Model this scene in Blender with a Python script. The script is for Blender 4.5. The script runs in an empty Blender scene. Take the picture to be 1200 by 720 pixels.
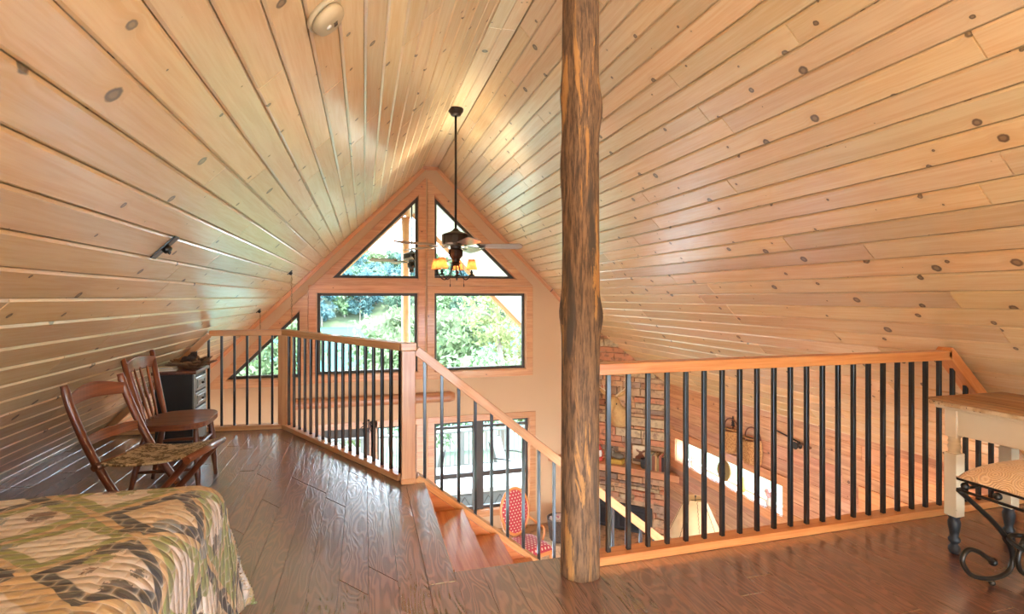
import bpy, math, random
from math import sin, cos, pi, sqrt, radians
from mathutils import Vector, Matrix, noise as mnoise
from mathutils.geometry import tessellate_polygon
SC = bpy.context.scene
COL = SC.collection
random.seed(7)
V3 = Vector

# ------------------------------------------------------------------ mesh builder
class MB:
    def __init__(s):
        s.V = []; s.F = []; s.W = []; s.R = []; s.M = []; s.S = []
    def add(s, verts, faces, wv=None, rnd=None, m=0, smooth=False):
        o = len(s.V)
        if rnd is None: rnd = random.random()
        for i, v in enumerate(verts):
            s.V.append(tuple(v))
            s.W.append(tuple(wv[i]) if wv else (v[0], v[1], v[2]))
            s.R.append(rnd)
        for f in faces:
            s.F.append(tuple(o + i for i in f)); s.M.append(m); s.S.append(smooth)
        return s
    def bar(s, p0, p1, w, h, up=(0, 0, 1), m=0, rnd=None, w1=None, h1=None):
        """box running from p0 to p1, w across, h along 'up'; grain runs along"""
        p0 = V3(p0); p1 = V3(p1); d = (p1 - p0); L = d.length; d.normalize()
        u = V3(up); u = (u - d * u.dot(d))
        if u.length < 1e-6: u = V3((1, 0, 0)) - d * d[0]
        u.normalize(); r = d.cross(u)
        w1 = w if w1 is None else w1; h1 = h if h1 is None else h1
        k = random.random() * 20; vs = []; wv = []
        for (p, a, ww, hh) in ((p0, 0, w, h), (p1, L, w1, h1)):
            for (x, y) in ((-1, -1), (1, -1), (1, 1), (-1, 1)):
                vs.append(p + r * x * ww / 2 + u * y * hh / 2)
                wv.append((a + k, x * ww / 2 + k * .3, y * hh / 2 + k * .7))
        s.add(vs, [(0, 3, 2, 1), (4, 5, 6, 7), (0, 1, 5, 4), (1, 2, 6, 5), (2, 3, 7, 6), (3, 0, 4, 7)], wv, rnd, m)
        return s
    def box(s, x0, x1, y0, y1, z0, z1, axis=None, m=0, rnd=None):
        dx, dy, dz = x1 - x0, y1 - y0, z1 - z0
        if axis is None: axis = 'xyz'[[dx, dy, dz].index(max(dx, dy, dz))]
        cx, cy, cz = (x0 + x1) / 2, (y0 + y1) / 2, (z0 + z1) / 2
        if axis == 'x': return s.bar((x0, cy, cz), (x1, cy, cz), dy, dz, (0, 0, 1), m, rnd)
        if axis == 'y': return s.bar((cx, y0, cz), (cx, y1, cz), dx, dz, (0, 0, 1), m, rnd)
        return s.bar((cx, cy, z0), (cx, cy, z1), dx, dy, (0, 1, 0), m, rnd)
    def tube(s, pts, r, n=10, m=0, closed=False, caps=True, rnd=None):
        pts = [V3(p) for p in pts]; N = len(pts)
        rr = r if isinstance(r, (list, tuple)) else [r] * N
        k = random.random() * 20
        T = []
        for i in range(N):
            a = pts[(i - 1) % N] if (closed or i > 0) else pts[i]
            b = pts[(i + 1) % N] if (closed or i < N - 1) else pts[i]
            t = b - a
            T.append(t.normalized() if t.length > 1e-9 else V3((0, 0, 1)))
        u = T[0].orthogonal().normalized()
        vs = []; wv = []; L = 0
        for i in range(N):
            u = (u - T[i] * u.dot(T[i])).normalized(); w = T[i].cross(u)
            if i: L += (pts[i] - pts[i - 1]).length
            for j in range(n):
                a = 2 * pi * j / n
                vs.append(pts[i] + (u * cos(a) + w * sin(a)) * rr[i])
                wv.append((L + k, cos(a) * rr[i] + k * .3, sin(a) * rr[i] + k * .7))
        fs = []
        for i in range(N if closed else N - 1):
            i2 = (i + 1) % N
            for j in range(n):
                j2 = (j + 1) % n
                fs.append((i * n + j, i * n + j2, i2 * n + j2, i2 * n + j))
        s.add(vs, fs, wv, rnd, m, True)
        if caps and not closed:
            o = len(s.V) - N * n
            s.F.append(tuple(o + j for j in reversed(range(n)))); s.M.append(m); s.S.append(False)
            s.F.append(tuple(o + (N - 1) * n + j for j in range(n))); s.M.append(m); s.S.append(False)
        return s
    def lathe(s, prof, c=(0, 0, 0), n=24, m=0, mat=None, smooth=True, rnd=None, fn=None):
        """profile [(r, z)] turned about z through c (or mapped with mat)"""
        vs = []; wv = []; k = random.random() * 20
        for (r, z) in prof:
            for j in range(n):
                a = 2 * pi * j / n
                rad = r if fn is None else fn(r, z, a)
                p = V3((rad * cos(a), rad * sin(a), z))
                wv.append((z + k, p.x, p.y))
                p = mat @ p if mat else p + V3(c)
                vs.append(p)
        fs = []
        for i in range(len(prof) - 1):
            for j in range(n):
                j2 = (j + 1) % n
                fs.append((i * n + j, i * n + j2, (i + 1) * n + j2, (i + 1) * n + j))
        s.add(vs, fs, wv, rnd, m, smooth)
        o = len(s.V) - len(prof) * n
        if prof[0][0] > 1e-5:
            s.F.append(tuple(o + j for j in reversed(range(n)))); s.M.append(m); s.S.append(False)
        if prof[-1][0] > 1e-5:
            s.F.append(tuple(o + (len(prof) - 1) * n + j for j in range(n))); s.M.append(m); s.S.append(False)
        return s
    def ball(s, c, r, n=14, m=0, sc=(1, 1, 1), mat=None):
        prof = [(r * sin(pi * i / 8), -r * cos(pi * i / 8)) for i in range(9)]
        prof[0] = (0.0005 * r, -r); prof[-1] = (0.0005 * r, r)
        M = Matrix.Translation(c) @ (mat if mat else Matrix()) @ Matrix.Diagonal((sc[0], sc[1], sc[2], 1))
        return s.lathe(prof, n=n, m=m, mat=M)
    def prism(s, poly, fn, t, holes=(), m=0, axis=0, rnd=None):
        """extrude a 2D polygon (with holes); fn(u, v, w) gives the point, w from 0 to t"""
        loops = [list(poly)] + [list(h) for h in holes]
        flat = [p for l in loops for p in l]
        tris = tessellate_polygon([[V3((p[0], p[1], 0)) for p in l] for l in loops])
        n = len(flat)
        vs = [fn(p[0], p[1], 0) for p in flat] + [fn(p[0], p[1], t) for p in flat]
        k = random.random() * 20
        wv = [(p[axis] + k, p[1 - axis] + k * .3, w + k * .7) for w in (0, t) for p in flat]
        fs = [tuple(f) for f in tris] + [tuple(i + n for i in reversed(f)) for f in tris]
        o = 0
        for l in loops:
            for i in range(len(l)):
                j = (i + 1) % len(l)
                fs.append((o + i, o + j, n + o + j, n + o + i))
            o += len(l)
        return s.add(vs, fs, wv, rnd, m)
    def grid(s, fn, nu, nv, wfn=None, m=0, smooth=True, rnd=None):
        vs = []; wv = []
        for i in range(nu + 1):
            for j in range(nv + 1):
                p = fn(i / nu, j / nv); vs.append(p)
                wv.append(wfn(i / nu, j / nv) if wfn else p)
        fs = [(i * (nv + 1) + j, (i + 1) * (nv + 1) + j, (i + 1) * (nv + 1) + j + 1, i * (nv + 1) + j + 1)
              for i in range(nu) for j in range(nv)]
        return s.add(vs, fs, wv, rnd, m, smooth)
    def mesh(s, name, mats, fixn=True):
        me = bpy.data.meshes.new(name)
        me.from_pydata(s.V, [], s.F)
        a = me.attributes.new('wv', 'FLOAT_VECTOR', 'POINT')
        a.data.foreach_set('vector', [c for w in s.W for c in w])
        b = me.attributes.new('rnd', 'FLOAT', 'POINT')
        b.data.foreach_set('value', s.R)
        for m in (mats if isinstance(mats, (list, tuple)) else [mats]): me.materials.append(m)
        me.polygons.foreach_set('material_index', s.M)
        me.polygons.foreach_set('use_smooth', s.S)
        me.update()
        if fixn:
            import bmesh
            bm = bmesh.new(); bm.from_mesh(me)
            bmesh.ops.recalc_face_normals(bm, faces=bm.faces)
            bm.to_mesh(me); bm.free()
        return me
    def build(s, name, mats, parent=None, bevel=0, seg=2, fixn=True, org=None):
        """link as ONE mesh object; geometry is in world space unless a parent Empty carries it"""
        if org is None and parent is None and s.V:
            n = len(s.V)
            org = V3((sum(v[0] for v in s.V) / n, sum(v[1] for v in s.V) / n, min(v[2] for v in s.V)))
        if org is None: org = V3((0, 0, 0))
        else: org = V3(org)
        if org.length: s.V = [(v[0] - org[0], v[1] - org[1], v[2] - org[2]) for v in s.V]
        o = bpy.data.objects.new(name, s.mesh(name, mats, fixn))
        COL.objects.link(o)
        o.location = org
        if parent is not None: o.parent = parent
        if bevel:
            b = o.modifiers.new('bevel', 'BEVEL'); b.width = bevel; b.segments = seg
            b.limit_method = 'ANGLE'; b.angle_limit = radians(40)
        return o

def tag(o, label, cat, group=None, kind=None):
    o['label'] = label; o['category'] = cat
    if group: o['group'] = group
    if kind: o['kind'] = kind
    return o
def struct(o, label=None):
    o['kind'] = 'structure'
    if label: o['label'] = label
    return o
def thing(name, label, cat, loc=(0, 0, 0), rz=0, group=None, kind=None):
    o = bpy.data.objects.new(name, None); COL.objects.link(o)
    o.location = loc; o.rotation_euler = (0, 0, rz); o.empty_display_size = .1
    return tag(o, label, cat, group, kind)
def kids(o): return [c for c in COL.objects if c.parent == o]
def dup(o, loc, rz=0, label=None, scale=None, group=None):
    r = o.copy(); COL.objects.link(r); r.location = loc; r.rotation_euler = (0, 0, rz)
    if label: r['label'] = label
    if group: r['group'] = group
    if scale: r.scale = scale if isinstance(scale, tuple) else (scale,) * 3
    for c in kids(o):
        d = c.copy(); COL.objects.link(d); d.parent = r
        for g in kids(c):
            e = g.copy(); COL.objects.link(e); e.parent = d
    return r

# ------------------------------------------------------------------ materials
def srgb(r, g, b):
    f = lambda c: (c / 255 / 12.92) if c / 255 <= .04045 else ((c / 255 + .055) / 1.055) ** 2.4
    return (f(r), f(g), f(b), 1)
class NT:
    def __init__(s, name):
        s.mat = bpy.data.materials.new(name); s.mat.use_nodes = True
        s.t = s.mat.node_tree; s.t.nodes.clear()
        s.out = s.n('ShaderNodeOutputMaterial')
    def n(s, typ, **kw):
        nd = s.t.nodes.new(typ)
        ins = kw.pop('i', {})
        for k, v in kw.items(): setattr(nd, k, v)
        for k, v in ins.items(): s.set(nd, k, v)
        return nd
    def set(s, nd, k, v):
        sock = nd.inputs[k]
        if hasattr(v, 'is_output'): s.t.links.new(v, sock)
        elif hasattr(v, 'outputs'): s.t.links.new(v.outputs[0], sock)
        else: sock.default_value = v
    def attr(s, name): return s.n('ShaderNodeAttribute', attribute_name=name)
    def math(s, op, a, b=0, c=None, clamp=False):
        i = {0: a, 1: b}
        if c is not None: i[2] = c
        return s.n('ShaderNodeMath', operation=op, use_clamp=clamp, i=i).outputs[0]
    def vmath(s, op, a, b=(0, 0, 0)):
        nd = s.n('ShaderNodeVectorMath', operation=op, i={0: a, 1: b})
        return nd
    def mix(s, f, a, b, blend='MIX'):
        nd = s.n('ShaderNodeMix', data_type='RGBA', blend_type=blend)
        s.set(nd, 0, f); s.set(nd, 6, a); s.set(nd, 7, b)
        return nd.outputs[2]
    def noise(s, vec, scale, detail=3, rough=.5, dist=0):
        return s.n('ShaderNodeTexNoise', i={'Vector': vec, 'Scale': scale, 'Detail': detail, 'Roughness': rough, 'Distortion': dist})
    def ramp(s, f, stops, interp='LINEAR'):
        nd = s.n('ShaderNodeValToRGB', i={0: f})
        cr = nd.color_ramp; cr.interpolation = interp
        while len(cr.elements) > 1: cr.elements.remove(cr.elements[-1])
        cr.elements[0].position = stops[0][0]; cr.elements[0].color = stops[0][1]
        for p, c in stops[1:]:
            e = cr.elements.new(p); e.color = c
        return nd.outputs[0]
    def mrange(s, v, a, b, c=0, d=1, smooth=True):
        return s.n('ShaderNodeMapRange', interpolation_type='SMOOTHSTEP' if smooth else 'LINEAR',
                   i={0: v, 1: a, 2: b, 3: c, 4: d}).outputs[0]
    def bsdf(s, color, rough=.5, **kw):
        i = {'Base Color': color, 'Roughness': rough}
        i.update({k.replace('_', ' '): v for k, v in kw.items()})
        b = s.n('ShaderNodeBsdfPrincipled', i=i)
        s.t.links.new(b.outputs[0], s.out.inputs[0]); return b
    def bump(s, h, strength=.3, dist=.01):
        return s.n('ShaderNodeBump', i={'Height': h, 'Strength': strength, 'Distance': dist}).outputs[0]

def plain(name, col, rough=.5, metal=0, **kw):
    t = NT(name); 
    w = t.attr('wv'); nz = t.noise(w.outputs['Vector'], 9, 3)
    dk = tuple(c * .78 for c in col[:3]) + (1,)
    c = t.mix(t.math('MULTIPLY', nz.outputs[0], .8), col, dk)
    t.bsdf(c, rough, Metallic=metal, **kw); return t.mat

def wood(name, light, dark, knotc, rough=.35, coat=.3, knots=.5, pitch=.131, cell=.45, kr=.011, vary=.35, bump=.15, grain=1.0, coat_rough=.12, ior=1.5):
    t = NT(name)
    wv = t.attr('wv').outputs['Vector']; rn = t.attr('rnd').outputs['Fac']
    sx = t.n('ShaderNodeSeparateXYZ', i={0: wv}); X, Y, Z = sx.outputs[0], sx.outputs[1], sx.outputs[2]
    off = t.math('MULTIPLY', rn, 37.3)
    # knots: one feature point per cell of the board, measured in metres so they stay round
    cv = t.n('ShaderNodeCombineXYZ', i={0: t.math('ADD', t.math('DIVIDE', X, cell), off), 1: t.math('ADD', t.math('DIVIDE', Y, pitch), off), 2: 0})
    vo = t.n('ShaderNodeTexVoronoi', voronoi_dimensions='2D', feature='F1', i={'Vector': cv.outputs[0], 'Scale': 1.0, 'Randomness': .9})
    df = t.vmath('SUBTRACT', cv, vo.outputs['Position'])
    df = t.vmath('MULTIPLY', df, (cell, pitch, 0))
    wob = t.noise(wv, 60, 2)
    ln = t.math('ADD', t.vmath('LENGTH', df).outputs['Value'], t.math('MULTIPLY', t.math('SUBTRACT', wob.outputs[0], .5), .008))
    cs = t.n('ShaderNodeSeparateColor', i={0: vo.outputs['Color']})
    kr_ = t.math('MULTIPLY', t.math('ADD', .12, t.math('MULTIPLY', t.math('POWER', t.mrange(cs.outputs[0], 1 - knots, 1, 0, 1, False), 2.0), 1.5)), kr)
    kr_ = t.math('MULTIPLY', kr_, t.math('GREATER_THAN', cs.outputs[0], 1 - knots))
    q = t.math('DIVIDE', ln, t.math('ADD', kr_, 1e-5))
    core = t.mrange(q, .75, 1.05, 1, 0)
    halo = t.mrange(q, 1.0, 3.2, 1, 0)
    ring = t.math('SUBTRACT', core, t.math('MULTIPLY', t.mrange(q, .30, .65, 1, 0), .22))
    # grain, bent around the knots
    gx = t.math('ADD', t.math('MULTIPLY', X, 1.3), off)
    gy = t.math('ADD', t.math('MULTIPLY', t.math('ADD', Y, t.math('MULTIPLY', halo, .012)), 26 * grain), off)
    gz = t.math('MULTIPLY', Z, 26 * grain)
    gv = t.n('ShaderNodeCombineXYZ', i={0: gx, 1: gy, 2: gz})
    g1 = t.noise(gv.outputs[0], 1.0, 4, .55, 1.0)
    g2 = t.noise(gv.outputs[0], 4.5, 2, .5, .4)
    g = t.math('ADD', t.math('MULTIPLY', g1.outputs[0], .7), t.math('MULTIPLY', g2.outputs[0], .3))
    base = t.mix(t.mrange(g, .34, .68), light, dark)
    hs = t.n('ShaderNodeHueSaturation', i={'Color': base,
        'Hue': t.math('ADD', .5, t.math('MULTIPLY', t.math('SUBTRACT', t.math('FRACT', t.math('MULTIPLY', rn, 7.7)), .5), .03 * vary * 2)),
        'Saturation': t.math('ADD', 1 - vary * .25, t.math('MULTIPLY', t.math('FRACT', t.math('MULTIPLY', rn, 3.1)), vary * .5)),
        'Value': t.math('ADD', 1 - vary * .5, t.math('MULTIPLY', rn, vary))})
    c = t.mix(t.math('MULTIPLY', halo, .45), hs, dark)
    c = t.mix(t.math('MULTIPLY', ring, .84), c, knotc)
    b = t.bsdf(c, t.math('ADD', rough, t.math('MULTIPLY', g, .12)), Coat_Weight=coat, Coat_Roughness=coat_rough, Coat_IOR=ior)
    if bump: t.set(b, 'Normal', t.bump(g, bump, .004))
    return t.mat

M = {}
M['ceil'] = wood('ceiling_pine', srgb(238, 210, 162), srgb(228, 190, 138), srgb(58, 38, 30), .36, 1.0, .72, vary=.24, kr=.017, coat_rough=.24, cell=.36, ior=1.9)
M['pine'] = wood('trim_pine', srgb(222, 164, 110), srgb(200, 134, 82), srgb(70, 34, 20), .38, .35, .12, pitch=.09, vary=.2, kr=.008)
M['rail'] = wood('rail_pine', srgb(222, 170, 118), srgb(202, 142, 92), srgb(70, 36, 22), .36, .35, .10, pitch=.09, vary=.15, kr=.008)
M['rail_lit'] = wood('lit_rail_pine', srgb(216, 148, 90), srgb(196, 118, 62), srgb(70, 36, 22), .36, .35, .10, pitch=.09, vary=.1, kr=.008)  # same rail pine, with the right side's warm light put into the colour
M['wallw'] = wood('wall_boards', srgb(216, 164, 122), srgb(184, 124, 86), srgb(80, 44, 30), .38, .3, .42, pitch=.15, vary=.3, kr=.016)
M['stairw'] = wood('stair_pine', srgb(222, 150, 86), srgb(196, 112, 56), srgb(80, 40, 22), .28, .6, .15, pitch=.2, vary=.15)
M['chairw'] = wood('cherry_wood', srgb(150, 84, 48), srgb(106, 52, 28), srgb(50, 24, 14), .30, .5, 0.02, vary=.15)
M['chaird'] = wood('dark_walnut', srgb(120, 62, 36), srgb(78, 36, 20), srgb(40, 20, 12), .28, .5, 0.02, vary=.15)
M['tabletop'] = wood('desk_top_wood', srgb(176, 122, 76), srgb(120, 76, 44), srgb(50, 30, 20), .45, .2, .15, vary=.25)
M['blade'] = wood('fan_blade_wood', srgb(180, 168, 156), srgb(140, 128, 118), srgb(80, 60, 50), .3, .6, 0.0, vary=.1)
M['blade2'] = wood('porch_blade_wood', srgb(132, 88, 56), srgb(100, 62, 38), srgb(60, 40, 30), .4, .3, 0.0, vary=.1)
M['outpine'] = wood('porch_boards', srgb(248, 242, 230), srgb(238, 226, 206), srgb(150, 126, 106), .5, .1, .3, vary=.2)
M['cedar'] = wood('cedar_log', srgb(206, 146, 100), srgb(176, 104, 66), srgb(90, 40, 24), .4, .4, .12, pitch=.14, vary=.2)

def floor_mat():
    t = NT('hand_scraped_floor')
    wv = t.attr('wv').outputs['Vector']; rn = t.attr('rnd').outputs['Fac']
    sx = t.n('ShaderNodeSeparateXYZ', i={0: wv}); X, Y = sx.outputs[0], sx.outputs[1]
    off = t.math('MULTIPLY', rn, 53.1)
    v1 = t.n('ShaderNodeCombineXYZ', i={0: t.math('ADD', t.math('MULTIPLY', X, 1.5), off), 1: t.math('ADD', t.math('MULTIPLY', Y, 8), off), 2: 0}).outputs[0]
    field = t.noise(v1, 1.3, 2, .4, .4)
    rings = t.math('SINE', t.math('MULTIPLY', field.outputs[0], 85))
    v2 = t.n('ShaderNodeCombineXYZ', i={0: t.math('ADD', t.math('MULTIPLY', X, 5), off), 1: t.math('MULTIPLY', Y, 130), 2: off}).outputs[0]
    fine = t.noise(v2, 1, 3, .6)
    scr = t.noise(v1, 3.0, 2, .5)
    g = t.math('ADD', t.math('MULTIPLY', t.mrange(rings, -.6, 1), .5), t.math('MULTIPLY', fine.outputs[0], .5))
    c = t.mix(g, srgb(84, 46, 36), srgb(138, 84, 64))
    hs = t.n('ShaderNodeHueSaturation', i={'Color': c, 'Value': t.math('ADD', .82, t.math('MULTIPLY', rn, .36)), 'Saturation': .95})
    b = t.bsdf(hs.outputs[0], t.math('ADD', .3, t.math('MULTIPLY', g, .1)), Coat_Weight=1.0, Coat_Roughness=t.math('ADD', .13, t.math('MULTIPLY', g, .14)), Coat_IOR=3.3)
    nb = t.bump(t.math('ADD', t.math('MULTIPLY', g, .6), t.math('MULTIPLY', scr.outputs[0], .8)), .38, .0035)
    t.set(b, 'Normal', nb); t.set(b, 'Coat Normal', nb)
    return t.mat
M['floor'] = floor_mat()

def log_mat():
    t = NT('peeled_log')
    wv = t.attr('wv').outputs['Vector']
    sx = t.n('ShaderNodeSeparateXYZ', i={0: wv})
    v = t.n('ShaderNodeCombineXYZ', i={0: t.math('MULTIPLY', sx.outputs[0], 2.4), 1: t.math('MULTIPLY', sx.outputs[1], 22), 2: t.math('MULTIPLY', sx.outputs[2], 22)}).outputs[0]
    a = t.noise(v, .8, 6, .68, .6); b = t.noise(v, .35, 4, .6, 1.0); f = t.noise(v, 4, 4, .7)
    dark = t.mix(t.mrange(f.outputs[0], .3, .7), srgb(66, 50, 38), srgb(146, 112, 80))
    c = t.mix(t.mrange(b.outputs[0], .44, .36), dark, srgb(74, 62, 52))
    c = t.mix(t.mrange(a.outputs[0], .555, .60), c, t.mix(f.outputs[0], srgb(140, 92, 50), srgb(206, 156, 92)))
    c = t.mix(t.mrange(a.outputs[0], .36, .31), c, srgb(40, 30, 24))
    bs = t.bsdf(c, .7)
    t.set(bs, 'Normal', t.bump(t.math('ADD', a.outputs[0], t.math('MULTIPLY', f.outputs[0], .5)), .6, .012))
    return t.mat
M['log'] = log_mat()

def plaster():
    t = NT('tan_wall_paint')
    g = t.n('ShaderNodeNewGeometry'); nz = t.noise(g.outputs['Position'], 120, 3)
    n2 = t.noise(g.outputs['Position'], 1.3, 2)
    c = t.mix(n2.outputs[0], srgb(212, 176, 134), srgb(206, 168, 126))
    b = t.bsdf(c, .6); t.set(b, 'Normal', t.bump(nz.outputs[0], .15, .003)); return t.mat
M['paint'] = plaster()

def stone():
    t = NT('ledge_stone')
    wv = t.attr('wv').outputs['Vector']; rn = t.attr('rnd').outputs['Fac']
    n1 = t.noise(wv, 14, 5, .6); n2 = t.noise(wv, 60, 4, .6)
    c = t.ramp(rn, [(0, srgb(196, 160, 122)), (.17, srgb(206, 150, 108)), (.33, srgb(168, 142, 118)), (.45, srgb(204, 134, 96)), (.6, srgb(196, 172, 132)), (.72, srgb(146, 124, 108)), (.83, srgb(214, 164, 118)), (.93, srgb(178, 124, 92))], 'CONSTANT')
    c = t.mix(t.mrange(n1.outputs[0], .45, .75), c, srgb(104, 78, 60))
    c = t.mix(t.math('MULTIPLY', n2.outputs[0], .35), c, srgb(190, 150, 112))
    b = t.bsdf(c, .8); t.set(b, 'Normal', t.bump(t.math('ADD', n1.outputs[0], t.math('MULTIPLY', n2.outputs[0], .4)), .5, .01)); return t.mat
M['stone'] = stone()

def glass():
    t = NT('window_glass')
    tr = t.n('ShaderNodeBsdfTransparent', i={0: (.97, .985, .98, 1)})
    gl = t.n('ShaderNodeBsdfGlossy', i={'Color': (1, 1, 1, 1), 'Roughness': .01})
    fr = t.n('ShaderNodeFresnel', i={'IOR': 1.14})
    geo = t.n('ShaderNodeNewGeometry')
    fac = t.math('MULTIPLY', fr.outputs[0], t.math('SUBTRACT', 1.0, geo.outputs['Backfacing']))
    mx = t.n('ShaderNodeMixShader'); t.set(mx, 0, fac); t.t.links.new(tr.outputs[0], mx.inputs[1]); t.t.links.new(gl.outputs[0], mx.inputs[2])
    t.t.links.new(mx.outputs[0], t.out.inputs[0]); return t.mat
M['glass'] = glass()

def quilt_mat():
    t = NT('patchwork_quilt')
    wv = t.attr('wv').outputs['Vector']
    sx = t.n('ShaderNodeSeparateXYZ', i={0: wv}); X, Y = sx.outputs[0], sx.outputs[1]
    dis = t.noise(wv, 5, 2)
    dx = t.math('MULTIPLY', t.math('SUBTRACT', dis.outputs[0], .5), .06)
    a = t.math('DIVIDE', t.math('ADD', t.math('ADD', X, Y), dx), .37)
    b = t.math('DIVIDE', t.math('ADD', t.math('SUBTRACT', X, Y), dx), .37)
    cell = t.n('ShaderNodeCombineXYZ', i={0: t.math('FLOOR', a), 1: t.math('FLOOR', b), 2: 3})
    wn = t.n('ShaderNodeTexWhiteNoise', noise_dimensions='3D', i={0: cell.outputs[0]})
    ea = t.math('ABSOLUTE', t.math('SUBTRACT', t.math('FRACT', a), .5)); eb = t.math('ABSOLUTE', t.math('SUBTRACT', t.math('FRACT', b), .5))
    ed = t.math('MAXIMUM', ea, eb)
    tan, peach, olive, dk, blu = srgb(204, 176, 134), srgb(222, 210, 200), srgb(146, 152, 96), srgb(66, 64, 66), srgb(140, 146, 150)
    field = t.ramp(wn.outputs[0], [(0, peach), (.35, srgb(218, 196, 166)), (.58, srgb(232, 224, 214)), (.82, olive), (.92, peach)], 'CONSTANT')
    band = t.ramp(t.math('FRACT', t.math('MULTIPLY', wn.outputs[0], 5.3)), [(0, olive), (.35, tan), (.55, olive), (.72, dk)], 'CONSTANT')
    c = t.mix(t.mrange(ed, .30, .32), field, band)
    c = t.mix(t.mrange(ed, .45, .46), c, tan)
    fl = t.n('ShaderNodeTexVoronoi', feature='F1', i={'Vector': wv, 'Scale': 10})
    fc = t.n('ShaderNodeSeparateColor', i={0: fl.outputs['Color']})
    pet = t.noise(wv, 75, 3, .7)
    blob = t.math('MULTIPLY', t.mrange(t.math('ADD', fl.outputs['Distance'], t.math('MULTIPLY', t.math('SUBTRACT', pet.outputs[0], .5), .45)), .36, .40, 1, 0), t.math('GREATER_THAN', fc.outputs[0], .25))
    fcol = t.ramp(fc.outputs[1], [(0, srgb(66, 60, 58)), (.45, olive), (.7, blu), (.88, srgb(104, 76, 60))], 'CONSTANT')
    c = t.mix(t.math('MULTIPLY', blob, .9), c, fcol)
    # stitched puckers: staggered lens shaped rows
    row = t.math('DIVIDE', Y, .036); rf = t.math('FLOOR', row)
    px = t.math('ADD', t.math('DIVIDE', X, .085), t.math('MULTIPLY', rf, .5))
    hgt = t.math('MULTIPLY', t.math('POWER', t.math('ABSOLUTE', t.math('SINE', t.math('MULTIPLY', row, pi))), .6), t.math('POWER', t.math('ABSOLUTE', t.math('SINE', t.math('MULTIPLY', px, pi))), .5))
    wr = t.noise(t.n('ShaderNodeCombineXYZ', i={0: t.math('MULTIPLY', X, 6), 1: t.math('MULTIPLY', Y, 30), 2: 0}).outputs[0], 1.5, 3, .6)
    c = t.mix(t.math('MULTIPLY', t.mrange(hgt, .55, .05), .5), c, srgb(246, 232, 212))
    bs = t.bsdf(c, .85, Sheen_Weight=.2)
    t.set(bs, 'Normal', t.bump(t.math('ADD', hgt, t.math('MULTIPLY', wr.outputs[0], .8)), .8, .02)); return t.mat
M['quilt'] = quilt_mat()

def weave(name, cols, scale, rough=.85):
    t = NT(name); wv = t.attr('wv').outputs['Vector']
    n1 = t.noise(wv, scale, 4, .7); n2 = t.noise(wv, scale * 9, 2)
    st = [(i / max(1, len(cols) - 1) * .5 + .25, c) for i, c in enumerate(cols)]
    c = t.ramp(n1.outputs[0], st, 'CONSTANT')
    c = t.mix(t.math('MULTIPLY', n2.outputs[0], .3), c, cols[0])
    b = t.bsdf(c, rough); t.set(b, 'Normal', t.bump(n2.outputs[0], .4, .003)); return t.mat
M['tapestry'] = weave('tapestry', [srgb(150, 132, 104), srgb(196, 178, 146), srgb(96, 80, 58), srgb(186, 164, 128), srgb(126, 98, 66)], 22)
M['cushion'] = None
def cushion():
    t = NT('tan_cut_velvet'); wv = t.attr('wv').outputs['Vector']
    v = t.n('ShaderNodeTexVoronoi', feature='F1', i={'Vector': wv, 'Scale': 16})
    s = t.math('SINE', t.math('MULTIPLY', v.outputs['Distance'], 46)); n2 = t.noise(wv, 160, 2)
    c = t.mix(t.mrange(s, -.2, .6), srgb(206, 160, 112), srgb(226, 186, 140))
    b = t.bsdf(c, .8, Sheen_Weight=.4); t.set(b, 'Normal', t.bump(t.math('ADD', s, n2.outputs[0]), .35, .004)); return t.mat
M['cushion'] = cushion()
def redfab():
    t = NT('red_dotted_fabric'); wv = t.attr('wv').outputs['Vector']
    sx = t.n('ShaderNodeSeparateXYZ', i={0: wv}); X, Y = sx.outputs[0], sx.outputs[1]
    r = t.math('DIVIDE', Y, .04); rf = t.math('FLOOR', r)
    x = t.math('ADD', t.math('DIVIDE', X, .05), t.math('MULTIPLY', t.math('FRACT', t.math('MULTIPLY', rf, .5)), 1))
    fx = t.math('SUBTRACT', t.math('FRACT', x), .5); fy = t.math('SUBTRACT', t.math('FRACT', r), .5)
    d = t.math('ADD', t.math('MULTIPLY', fx, fx), t.math('MULTIPLY', fy, fy))
    c = t.mix(t.mrange(d, .03, .055, 1, 0), srgb(176, 40, 48), srgb(232, 196, 160))
    t.bsdf(c, .6, Sheen_Weight=.3); return t.mat
M['red'] = redfab()
def chippy():
    t = NT('chipped_cream_paint'); wv = t.attr('wv').outputs['Vector']
    n1 = t.noise(wv, 40, 4, .7); n2 = t.noise(wv, 5, 3)
    c = t.mix(n2.outputs[0], srgb(226, 206, 172), srgb(206, 182, 146))
    c = t.mix(t.mrange(n1.outputs[0], .70, .73), c, srgb(96, 70, 50))
    t.bsdf(c, .55); return t.mat
M['cream'] = chippy()
M['black'] = plain('black_baluster_metal', srgb(14, 14, 15), .3, .0, Coat_Weight=.6, Coat_Roughness=.10)
M['brass'] = plain('dull_brass_chain', srgb(150, 126, 84), .4, .8)
M['iron'] = plain('wrought_iron', srgb(58, 52, 46), .38, .7)
M['bronze'] = plain('oil_rubbed_bronze', srgb(56, 44, 36), .35, .7)
M['frame'] = plain('dark_bronze_sash', srgb(74, 66, 56), .5)
M['cabinet'] = plain('black_paint', srgb(26, 26, 28), .5)
M['drawer'] = plain('grey_green_paint', srgb(150, 160, 156), .35, Coat_Weight=.3)
M['white'] = plain('white_paint', srgb(236, 232, 222), .5)
M['plastic'] = plain('aged_plastic', srgb(206, 188, 152), .45)
M['blackleg'] = plain('worn_black_paint', srgb(44, 44, 46), .5)
M['paper'] = plain('cream_paper', srgb(224, 204, 166), .8)
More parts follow.
